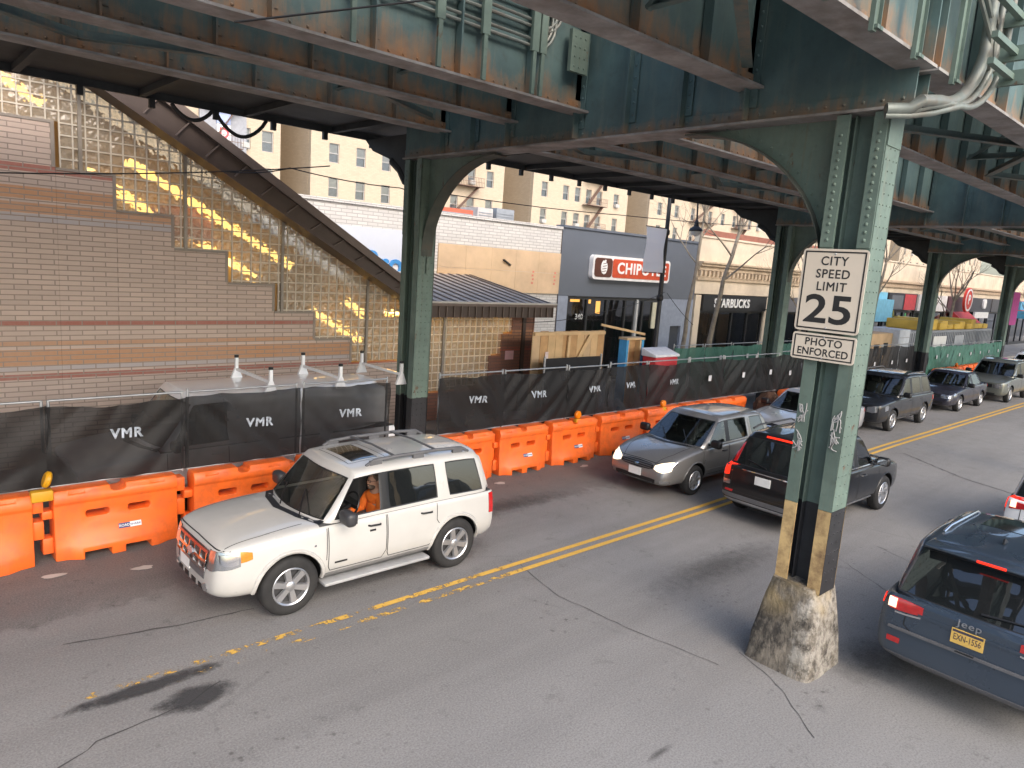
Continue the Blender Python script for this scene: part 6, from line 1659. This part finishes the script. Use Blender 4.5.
# ---- driver in the white car (world: car faces -x, driver on the -y side)
SKIN = M('skin', (.42, .23, .15), .55, 0, .08, 9); JACK = M('orange_jacket', (.82, .17, .015), .8, 0, .1, 5); BEARD = M('grey_brown_beard', (.10, .07, .05), .9, 0, .3, 30, .4)
def skin(name, pts, edges, radii, mat, root=0, lev=2):
    me = bpy.data.meshes.new(name); me.from_pydata(pts, edges, []); o = _link0(name, me)
    m = o.modifiers.new('s', 'SKIN'); m.use_smooth_shade = True
    for i, r in enumerate(radii):
        v = me.skin_vertices[0].data[i]; v.radius = (r, r) if not isinstance(r, tuple) else r; v.use_root = (i == root)
    s = o.modifiers.new('u', 'SUBSURF'); s.levels = lev; s.render_levels = lev
    apply_mods(o); o.data.materials.clear(); o.data.materials.append(mat); smooth_mesh(o.data, 80); return o
def driver(bx, by, bz, jack, label, beard=True, hair=None):
    """seated driver, facing -x; bx,by,bz the seat point (hip)"""
    T = lambda x, y, z: (bx+x, by+y, bz+z)
    pts = [T(0, 0, 0), T(.02, 0, .18), T(.03, 0, .36), T(.02, 0, .47), T(-.005, 0, .55), T(-.02, 0, .62), T(-.015, 0, .72),     # hips .. neck .. head
           T(0, -.19, .41), T(-.10, -.24, .20), T(-.34, -.15, .22), T(-.43, -.12, .25),      # near arm to the wheel
           T(0, .19, .41), T(-.10, .22, .20), T(-.34, .12, .24), T(-.43, .09, .28),
           T(-.25, -.10, .0), T(-.46, -.12, .04), T(-.25, .10, .0), T(-.46, .12, .04)]
    ed = [(0, 1), (1, 2), (2, 3), (3, 4), (4, 5), (5, 6), (3, 7), (7, 8), (8, 9), (9, 10), (3, 11), (11, 12), (12, 13), (13, 14), (0, 15), (15, 16), (0, 17), (17, 18)]
    ra = [(.16, .13), (.15, .12), (.16, .115), (.09, .08), .055, (.075, .08), (.085, .095), .065, .05, .038, .03, .065, .05, .038, .03, .085, .07, .085, .07]
    b = skin('person', pts, ed, ra, SKIN); tag(b, label, 'person')
    # face: nose, ears, eyes by displacing and small pieces in the same mesh
    f = MB()
    hx, hy, hz = T(-.02, 0, .665)
    f.ball((hx-.004, hy, hz+.015), (.098, .078, .118), 16, 12); f.ball((hx-.105, hy, hz-.005), (.02, .014, .024), 8, 6); f.ball((hx-.095, hy, hz-.05), (.012, .026, .009), 8, 5)
    for s in (-1, 1): f.ball((hx+.01, hy+s*.08, hz), (.018, .01, .03), 8, 6); f.ball((hx-.09, hy+s*.032, hz+.02), (.012, .016, .01), 8, 5)
    for s in (-1, 1):     # hands gripping the wheel: palm, four fingers, thumb
        px, py, pz = T(-.44, s*.105, .26)
        f.ball((px, py, pz), (.045, .03, .035), 8, 6)
        for k in range(4): f.tube([(px-.02, py-s*.0, pz+.03-.02*k), (px-.06, py-s*.005, pz+.034-.021*k), (px-.07, py-s*.03, pz+.03-.02*k), (px-.045, py-s*.045, pz+.026-.019*k)], [.010, .0095, .009, .007], 6)
        f.tube([(px, py-s*.02, pz+.02), (px-.02, py-s*.04, pz+.05), (px-.045, py-s*.04, pz+.055)], [.012, .011, .008], 6)
    tmp = f.build('face_tmp', SKIN, None, 80); bm = bmesh.new(); bm.from_mesh(b.data); bm.from_mesh(tmp.data); bm.to_mesh(b.data); bm.free(); bpy.data.objects.remove(tmp); smooth_mesh(b.data, 80)
    jp = [pts[i] for i in (0, 1, 2, 3, 7, 8, 9, 11, 12, 13)]
    je = [(0, 1), (1, 2), (2, 3), (3, 4), (4, 5), (5, 6), (3, 7), (7, 8), (8, 9)]
    j = skin('jacket', jp, je, [(.185, .15), (.175, .14), (.18, .135), (.11, .10), .085, .07, .052, .085, .07, .052], jack); j.parent = b
    h = MB(); h.ball((hx+.016, hy, hz+.045), (.098, .085, .105), 16, 10)
    h.v = [(x, y, max(z, hz+.045-.02) if x < hx-.04 else z) for x, y, z in h.v]
    o = h.build('hair', hair or BEARD, None, 70); o.parent = b
    if beard:
        h = MB(); h.ball((hx-.045, hy, hz-.065), (.062, .066, .055), 14, 9); o = h.build('beard', BEARD, None, 70); o.parent = b
    g = MB()
    for s in (-1, 1): g.tube([(hx-.10, hy+s*.033+.026*math.cos(a), hz+.02+.019*math.sin(a)) for a in [k*math.pi/6 for k in range(13)]], .0035, 5)
    g.bar((hx-.10, hy-.008, hz+.022), (hx-.10, hy+.008, hz+.022), .004, .004)
    for s in (-1, 1): g.bar((hx-.10, hy+s*.06, hz+.025), (hx, hy+s*.083, hz+.02), .004, .004)
    if beard: o = g.build('glasses', TRIM, None); o.parent = b
    return b
driver(5.27, 8.34, .71, JACK, 'bearded driver in an orange jacket at the wheel of the white SUV')

# ---- grey hatchback
p = dict(L=4.22, W=1.68, zb=.22, rw=.315, xf=1.12, xr=-1.38, zr=1.54, paint=paint('dark_silver_paint', (.21, .205, .20), .55, .3),
         belt=[(-2.17, 1.0), (-1.0, 1.0), (.3, .97), (1.0, .94), (1.5, .87), (1.9, .77), (2.11, .67)], xw0=1.12, xw1=.15, xr0=-2.08, xr1=-1.72,
         doors=[-1.0, -.10, .90], windows=[(-1.80, -1.55, -1.12, -1.05, 'rear'), (-.96, -.92, -.16, -.16, 'mid'), (-.06, -.06, .78, .10, 'front')],
         wt=.72, nose_w=.70, tail_w=.86, gmid=CGL, spokes=7, spw=.10, crown=.05, zrf=[(-1.9, 1.49), (-.8, 1.54), (0, 1.535), (.2, 1.49)], nose_rake=.10, xm=.62, handle=TRIM)
c = make_car('hatchback_car', 'dark silver hatchback with lit headlamps facing the camera beside the black SUV', p)
c.patch('grille', TRIM, 'front', [(-.40, .60, .66), (-.32, .575, .69), (0, .565, .705), (.32, .575, .69), (.40, .60, .66)], off=.008, th=.03)
for z in (.60, .64, .675): c.patch('grille_bar', M('grille_grey', (.12, .12, .125), .4, .5), 'front', [(-.36, z-.007, z+.007), (0, z-.007, z+.007), (.36, z-.007, z+.007)], rows_=1, off=.016)
c.patch('badge', CHROME, 'front', [(-.06, .64, .641), (-.035, .61, .668), (0, .603, .676), (.035, .61, .668), (.06, .64, .641)], off=.024)
mirrored(c, 'headlight', HLIT, 'front', [(.43, .60, .67), (.52, .57, .72), (.64, .56, .76), (.74, .60, .78)], off=.010, th=.03)
sides(c, 'headlight', HLAMP, [(1.72, .74, .81), (1.85, .67, .80), (1.98, .62, .76)], off=.008)
c.patch('bumper_grille', TRIM, 'front', [(-.50, .33, .40), (-.4, .30, .41), (.4, .30, .41), (.50, .33, .40)], off=.006)
mirrored(c, 'fog_lamp', HLAMP, 'front', [(.60, .33, .39), (.72, .33, .40)], off=.008)
plate_on(c, 'front', 0, .48, None, PLATEW)
c.ribbon('top', [(1.1, -.60), (1.6, -.56), (2.0, -.40)], .01); c.ribbon('top', [(1.1, .60), (1.6, .56), (2.0, .40)], .01)
c.ribbon('front', [(-.72, .73), (-.4, .71), (0, .72), (.4, .71), (.72, .73)], .009)
sides(c, 'side_moulding', p['paint'], [(-.95, .46, .50), (.86, .46, .50)], rows_=1, off=.012, th=.02, sub=10)
sides(c, 'tail_light', RLAMP, [(-2.10, .80, 1.04), (-1.98, .82, 1.06)], off=.01)
for y in (.5, -.05):
    A = c.proj('top', 1.05, y, .02); B = c.proj('top', .62, y-.42, .012)
    o = MB().tube([A, A.lerp(B, .5)+Vector((.01, 0, .012)), B], .009, 6).build('wiper', TRIM, None, 60); o.parent = c.root
place(c, 13.86, 8.75, -1)

# ---- black SUV driving away in the middle lane
p = dict(L=4.36, W=1.80, zb=.26, rw=.36, xf=1.22, xr=-1.34, zr=1.68, paint=paint('black_paint', (.008, .008, .009), .0, .35, .1),
         belt=[(-2.40, 1.02), (-1.2, 1.05), (.4, 1.04), (1.1, 1.02), (1.7, .96), (2.0, .90), (2.18, .80)], xw0=1.06, xw1=.25, xr0=-2.10, xr1=-1.62,
         doors=[-1.04, -.12, .84], windows=[(-1.90, -1.50, -1.18, -1.06, 'rear'), (-1.00, -.96, -.20, -.20, 'mid'), (-.08, -.08, .70, .18, 'front')],
         wt=.74, nose_w=.74, tail_w=.90, spokes=6, spw=.12, crown=.05, zrf=[(-1.8, 1.63), (-.9, 1.68), (0, 1.68), (.3, 1.63)], tail_rake=.06, xm=.68, gap=.06)
c = make_car('black_suv', 'black SUV with red brake lamps driving away left of the near column', p); vol = c
mirrored(c, 'tail_light', RLIT, 'rear', [(.70, .84, 1.06), (.78, .82, 1.08), (.84, .84, 1.08)], off=.010, th=.03)
mirrored(c, 'tail_light', RLAMP, 'rear', [(.635, 1.09, 1.55), (.70, 1.09, 1.55)], off=.010, th=.03)
sides(c, 'tail_light', RLIT, [(-2.12, .86, 1.06), (-2.02, .88, 1.06)], off=.010, th=.03)

mirrored(c, 'reverse_lamp', HLAMP, 'rear', [(.66, .66, .74), (.80, .66, .74)], off=.010)
c.patch('brake_lamp', RLIT, 'rear', [(-.28, 1.595, 1.625), (0, 1.60, 1.63), (.28, 1.595, 1.625)], rows_=1, off=.012)
c.patch('chrome_strip', CHROME, 'rear', [(-.46, .985, 1.005), (0, .99, 1.01), (.46, .985, 1.005)], rows_=1, off=.015)
text_r = rot_of((0, -1, 0), (0, 0, 1))
plate_on(c, 'rear', 0, .86, None, PLATEW)
c.patch('bumper_trim', GREYT, 'rear', [(-.80, .42, .50), (0, .42, .50), (.80, .42, .50)], off=.012, th=.03, sub=8)
c.patch('skid_strip', M('satin_silver', (.42, .42, .43), .35, .6), 'rear', [(-.74, .335, .40), (0, .33, .40), (.74, .335, .40)], off=.012, th=.03, sub=8)
sides(c, 'sill_strip', M('satin_silver2', (.35, .35, .36), .35, .6), [(-.95, .37, .40), (.98, .37, .40)], rows_=1, off=.014, th=.02, sub=12)
mirrored(c, 'reflector', RLAMP, 'rear', [(.58, .53, .57), (.74, .53, .57)], rows_=1, off=.008)
c.ribbon('rear', [(-.64, 1.0), (-.64, .60), (-.55, .555), (.55, .555), (.64, .60), (.64, 1.0)], .011)
sides(c, 'window_chrome', CHROME, [(-1.95, 1.075, 1.09), (.78, 1.065, 1.08)], rows_=1, off=.012, sub=20)
for s in (1, -1):
    o = MB().tube([(.05, s*.64, 1.70), (-.1, s*.64, 1.745), (-1.3, s*.64, 1.74), (-1.55, s*.64, 1.69)], .02, 8).build('roof_rail', M('rail_dark', (.05, .05, .052), .4, .4), None, 50); o.parent = c.root
o = MB().tube([c.proj('rear', .0, 1.10, .015), c.proj('rear', .42, 1.17, .015)], .010, 6).build('wiper', TRIM, None); o.parent = c.root
place(c, 14.3, 6.12, 1, -1.0)

# ---- silver saloon behind
def saloon(name, label, paintm, x, y, facing, lev=2, H=1.43, plate=True, lit=False, suv=False, L=4.6, group=None, rim=ALLOY):
    if suv:
        p = dict(L=L, W=1.86, zb=.25, rw=.355, xf=1.42, xr=-1.36, zr=1.74, paint=paintm, belt=[(-L/2, 1.05), (0, 1.07), (1.15, 1.05), (1.8, 1.0), (L/2, .88)], xw0=1.15, xw1=.28, xr0=-L/2+.10, xr1=-L/2+.45,
                 doors=[-1.05, -.12, .90], windows=[(-2.0, -1.78, -1.2, -1.12, 'rear'), (-1.02, -.98, -.2, -.2, 'mid'), (-.08, -.08, .78, .2, 'front')], wt=.75, nose_w=.78, tail_w=.9, lev=lev, group=group, rim=rim, zrf=[(-2.1, 1.68), (-1, 1.74), (0, 1.74), (.3, 1.69)], gap=.06)
    else:
        p = dict(L=L, W=1.78, zb=.19, rw=.315, xf=1.38, xr=-1.28, zr=H, paint=paintm, belt=[(-L/2, .92), (-1.3, .95), (0, .93), (1.0, .90), (1.7, .82), (L/2, .68)], xw0=1.12, xw1=.15, xr0=-1.62, xr1=-.98,
                 doors=[-1.0, -.08, .90], windows=[(-1.16, -.82, -.14, -.14, 'mid'), (-.02, -.02, .78, .08, 'front')], wt=.70, nose_w=.72, tail_w=.80, lev=lev, group=group, rim=rim, zrf=[(-1.2, H-.05), (-.4, H), (.2, H-.04)], nose_rake=.08, grear=CGL, gback=CGL, gmid=CGL)
    c = make_car(name, label, p); z0 = .62 if suv else .52; k = 1.12 if suv else 1.0
    c.patch('grille', TRIM, 'front', [(-.38, z0+.02, z0+.16*k), (0, z0, z0+.18*k), (.38, z0+.02, z0+.16*k)], off=.01)
    c.patch('grille_bar', CHROME, 'front', [(-.37, z0+.08*k, z0+.105*k), (0, z0+.08*k, z0+.105*k), (.37, z0+.08*k, z0+.105*k)], rows_=1, off=.018)
    mirrored(c, 'headlight', HLIT if lit else HLAMP, 'front', [(.42, z0+.03, z0+.15*k), (.60, z0+.01, z0+.20*k), (.74, z0+.05, z0+.22*k)], off=.01)
    sides(c, 'indicator', HLAMP, [(L/2-.5, z0+.12, z0+.24*k), (L/2-.3, z0+.08, z0+.22*k)], off=.008)
    c.patch('bumper_grille', TRIM, 'front', [(-.52, .32, .42), (.52, .32, .42)], off=.006)
    sides(c, 'tail_light', RLAMP, [(-L/2+.08, .78, .95), (-L/2+.25, .80, .96)], off=.01)
    if plate: plate_on(c, 'front', 0, .50, None, PLATEW)
    c.ribbon('top', [(1.12, -.62), (1.6, -.6), (L/2-.2, -.5)], .01); c.ribbon('top', [(1.12, .62), (1.6, .6), (L/2-.2, .5)], .01)
    if suv:
        for s in (1, -1):
            o = MB().tube([(.0, s*.66, 1.73), (-.12, s*.66, 1.78), (-1.4, s*.66, 1.78), (-1.6, s*.66, 1.72)], .02, 8).build('roof_rail', GREYT, None, 50); o.parent = c.root
    place(c, x, y, facing); return c
saloon('silver_saloon', 'silver saloon with a driver half hidden behind the near column', paint('silver_paint', (.50, .51, .53), .5, .3), 20.6, 9.35, -1, H=1.45)
driver(20.45, 8.98, .52, M('blue_shirt', (.12, .30, .45), .8), 'driver in a blue shirt at the wheel of the silver saloon', beard=False, hair=M('dark_hair', (.04, .03, .025), .9))
saloon('black_facing_suv', 'black SUV facing the camera just right of the near column', paint('blue_black_paint', (.010, .011, .014), .0, .35, .15), 26.0, 9.25, -1, suv=True, L=4.75)
saloon('dark_saloon', 'dark blue saloon queued behind the black SUV', paint('midnight_paint', (.014, .014, .026), .1, .3, .2), 33.1, 9.3, -1, H=1.45, L=4.7)
gc = saloon('grey_green_suv', 'grey green estate with a yellow plate at the right end of the queue', paint('grey_green_paint', (.13, .14, .115), .5, .3), 38.6, 8.95, -1, suv=True, L=4.6, plate=False)
plate_on(gc, 'front', -.2, .50, None, PLATEY)
saloon('white_far_suv', 'white SUV behind the grey green estate at the right edge', paint('white_far_paint', (.75, .76, .78), 0, .3), 46.0, 9.2, -1, lev=1, suv=True)
saloon('white_far_saloon', 'white saloon farthest up the queue at the right edge', paint('white_far_paint2', (.72, .72, .72), 0, .3), 52.3, 9.2, -1, lev=1)

# ---- blue SUV at the right edge, tail to the camera
p = dict(L=4.82, W=1.94, zb=.30, rw=.375, xf=1.48, xr=-1.44, zr=1.70, mscale=1.35, paint=paint('slate_blue_paint', (.040, .060, .088), .5, .27, .22),
         belt=[(-2.41, 1.08), (-1.2, 1.12), (.4, 1.10), (1.2, 1.08), (1.9, 1.03), (2.41, .92)], xw0=1.0, xw1=.02, xr0=-2.30, xr1=-1.76,
         doors=[-1.08, -.12, .92], windows=[(-2.02, -1.62, -1.22, -1.12, 'rear'), (-1.04, -1.0, -.2, -.2, 'mid'), (-.08, -.12, .68, -.04, 'front')],
         wt=.83, nose_w=.8, tail_w=.90, spokes=5, crown=.05, sh=.95, zrf=[(-1.8, 1.66), (-1.0, 1.70), (-.2, 1.70), (.05, 1.67)], tail_rake=.04, taper_r=.90, xm=.66, mirror=TRIM, gap=.06, lipm=GREYT)
c = make_car('blue_suv', 'slate blue SUV at the right edge with lit tail lamps and yellow plate', p)
mirrored(c, 'tail_light', RLAMP, 'rear', [(.46, .965, 1.055), (.58, .945, 1.065), (.70, .935, 1.07), (.80, .935, 1.07)], off=.012, th=.03)
mirrored(c, 'tail_light', WLIT, 'rear', [(.735, .955, 1.06), (.82, .955, 1.06)], off=.022, th=.02)
sides(c, 'tail_light', RLIT, [(-2.36, .95, 1.04), (-2.22, .97, 1.045)], off=.012, th=.03)
mirrored(c, 'lamp_trim', CHROME, 'rear', [(.47, .925, .945), (.62, .905, .925), (.74, .90, .918)], rows_=1, off=.012)
# spoiler lip over the rear window with the high brake lamp
mb = MB(); mb.prism([(-1.66, 1.665), (-1.98, 1.655), (-1.98, 1.625), (-1.64, 1.615)], 'y', -.68, .68); o = mb.build('spoiler', p['paint'], None, 40); bevel(o, .012); o.parent = c.root
mb = MB(); mb.box(-1.995, -1.981, -.14, .14, 1.627, 1.653); o = mb.build('brake_lamp', RLIT, None); o.parent = c.root
plate_on(c, 'rear', 0, .90, 'EXN-1556', PLATEY, .31, .16, PLTXT, M('plate_band_dark', (.05, .04, .06), .5))
t = text('badge_letters', 'Jeep', .105, M('badge_grey', (.30, .31, .33), .3, .6), None, (c.proj('rear', 0, 1.03, .022).x, 0, 1.05), rot_of((0, -1, 0), (0, 0, 1)), .004, 0, sx=1.2, spacing=1.1); t.parent = c.root
c.patch('tailgate_strip', p['paint'], 'rear', [(-.50, .945, .975), (0, .95, .98), (.50, .945, .975)], rows_=1, off=.014, th=.02)
c.patch('bumper_step', GREYT, 'rear', [(-.78, .72, .745), (0, .725, .75), (.78, .72, .745)], rows_=1, off=.03, th=.05, sub=8)
c.patch('bumper_lower', GREYT, 'rear', [(-.80, .36, .44), (0, .34, .44), (.80, .36, .44)], off=.014, th=.03, sub=8)
mirrored(c, 'reflector', RLAMP, 'rear', [(.64, .56, .62), (.78, .56, .62)], off=.008)
c.ribbon('rear', [(-.62, 1.03), (-.63, .80), (-.55, .74), (.55, .74), (.63, .80), (.62, 1.03)], .012)
c.patch('handle', TRIM, 'rear', [(-.09, .735, .75), (.09, .735, .75)], rows_=1, off=.03)
c.patch('sunroof', M('sunroof_glass2', (.015, .018, .017), .05, 0, 0, coat=1), 'top', [(-.75, -.46, .46), (-.15, -.46, .46)], off=.006, th=.01)
c.patch('sunroof', M('sunroof_glass3', (.015, .018, .017), .05, 0, 0, coat=1), 'top', [(-.95, -.42, .42), (-.55, -.42, .42)], off=.006, th=.01) if False else None
for y in (-.42, -.28, -.14, .14, .28, .42):
    c.ribbon('top', [(-1.45, y), (-.85, y)], .012, mat=p['paint'], nm='roof_rib', off=.008)
for s in (1, -1):
    o = MB().tube([(-.1, s*.66, 1.69), (-.2, s*.66, 1.725), (-1.2, s*.66, 1.73), (-1.42, s*.66, 1.69)], .018, 8).build('roof_rail', CHROME, None, 50); o.parent = c.root
mb = MB(); mb.prism([(-1.36, 1.72), (-1.18, 1.72), (-1.33, 1.79)], 'y', .05, .08); o = mb.build('aerial_fin', TRIM, None); bevel(o, .01); o.parent = c.root
o = MB().tube([c.proj('rear', -.05, 1.17, .02), c.proj('rear', -.25, 1.185, .02), c.proj('rear', -.55, 1.20, .02)], [.014, .011, .007], 6).build('wiper', TRIM, None); o.parent = c.root
place(c, 10.92, 1.78, 1, -1)

# ---- white SUV ahead of it
c = saloon('white_suv_ahead', 'white SUV with lit tail lamps ahead of the slate blue SUV at the right edge', paint('bright_white_paint', (.74, .74, .74), 0, .28), 17.1, 2.12, 1, suv=True, L=4.6)
mirrored(c, 'tail_light', RLAMP, 'rear', [(.40, .93, 1.03), (.62, .90, 1.05), (.80, .87, 1.08)], off=.012)
mirrored(c, 'tail_light', WLIT, 'rear', [(.70, .91, 1.02), (.79, .91, 1.02)], off=.022)
sides(c, 'tail_light', RLIT, [(-2.24, .86, 1.08), (-2.12, .90, 1.09)], off=.014)
c.patch('bumper_lower', GREYT, 'rear', [(-.78, .34, .46), (0, .33, .46), (.78, .34, .46)], off=.012, sub=8)
c.ribbon('rear', [(-.62, 1.0), (-.63, .66), (.63, .66), (.62, 1.0)], .012)

# ---- white van with ladder rack behind the fence
vn = paint('van_white_paint', (.86, .87, .88), 0, .35)
p = dict(L=5.6, W=2.0, zb=.28, rw=.37, xf=1.75, xr=-1.75, zr=2.03, paint=vn, belt=[(-2.8, 1.18), (1.2, 1.18), (1.75, 1.15), (2.4, 1.08), (2.8, .98)], xw0=1.85, xw1=1.12, xr0=-2.72, xr1=-2.68,
         doors=[.55, 1.55], windows=[(.62, .62, 1.52, 1.05, 'front')], wt=.86, wb=.94, nose_w=.84, tail_w=.95, lev=2, spokes=8, gback=CGD, zrf=[(-2.8, 2.02), (0, 2.03), (1.2, 2.0)], blackpillar=False, cabin=True)
c = make_car('white_van', 'white van with a ladder rack parked between the black fence and the station wall', p, 'van')
c.patch('grille', TRIM, 'front', [(-.5, .68, .92), (.5, .68, .92)], off=.01); mirrored(c, 'headlight', HLAMP, 'front', [(.55, .70, .92), (.78, .70, .92)], off=.01)
place(c, 5.1, 12.75, -1)
rk = wempty('ladder_rack', (6.6, 12.4, 2.1), 'white ladder rack with upright end posts on the van roof', 'roof rack')
for x in (5.3, 6.65, 8.0):
    mb = MB(); mb.bar((x, 11.9, 2.18), (x, 13.38, 2.18), .05, .05)
    for y in (11.88, 13.4):
        mb.prism([(x-.12, 1.98), (x+.12, 1.98), (x+.035, 2.20), (x-.035, 2.20)], 'y', y-.03, y+.03); mb.bar((x, y, 2.19), (x, y, 2.40), .055, .055)
    mb.build('cross_bar', vn, rk)
    for y in (11.88, 13.4): MB().lathe([(0, 2.455), (.042, 2.45), (.042, 2.402), (0, 2.402)], (x, y, 0), 'z', 10).build('rubber_cap', TRIM, rk)
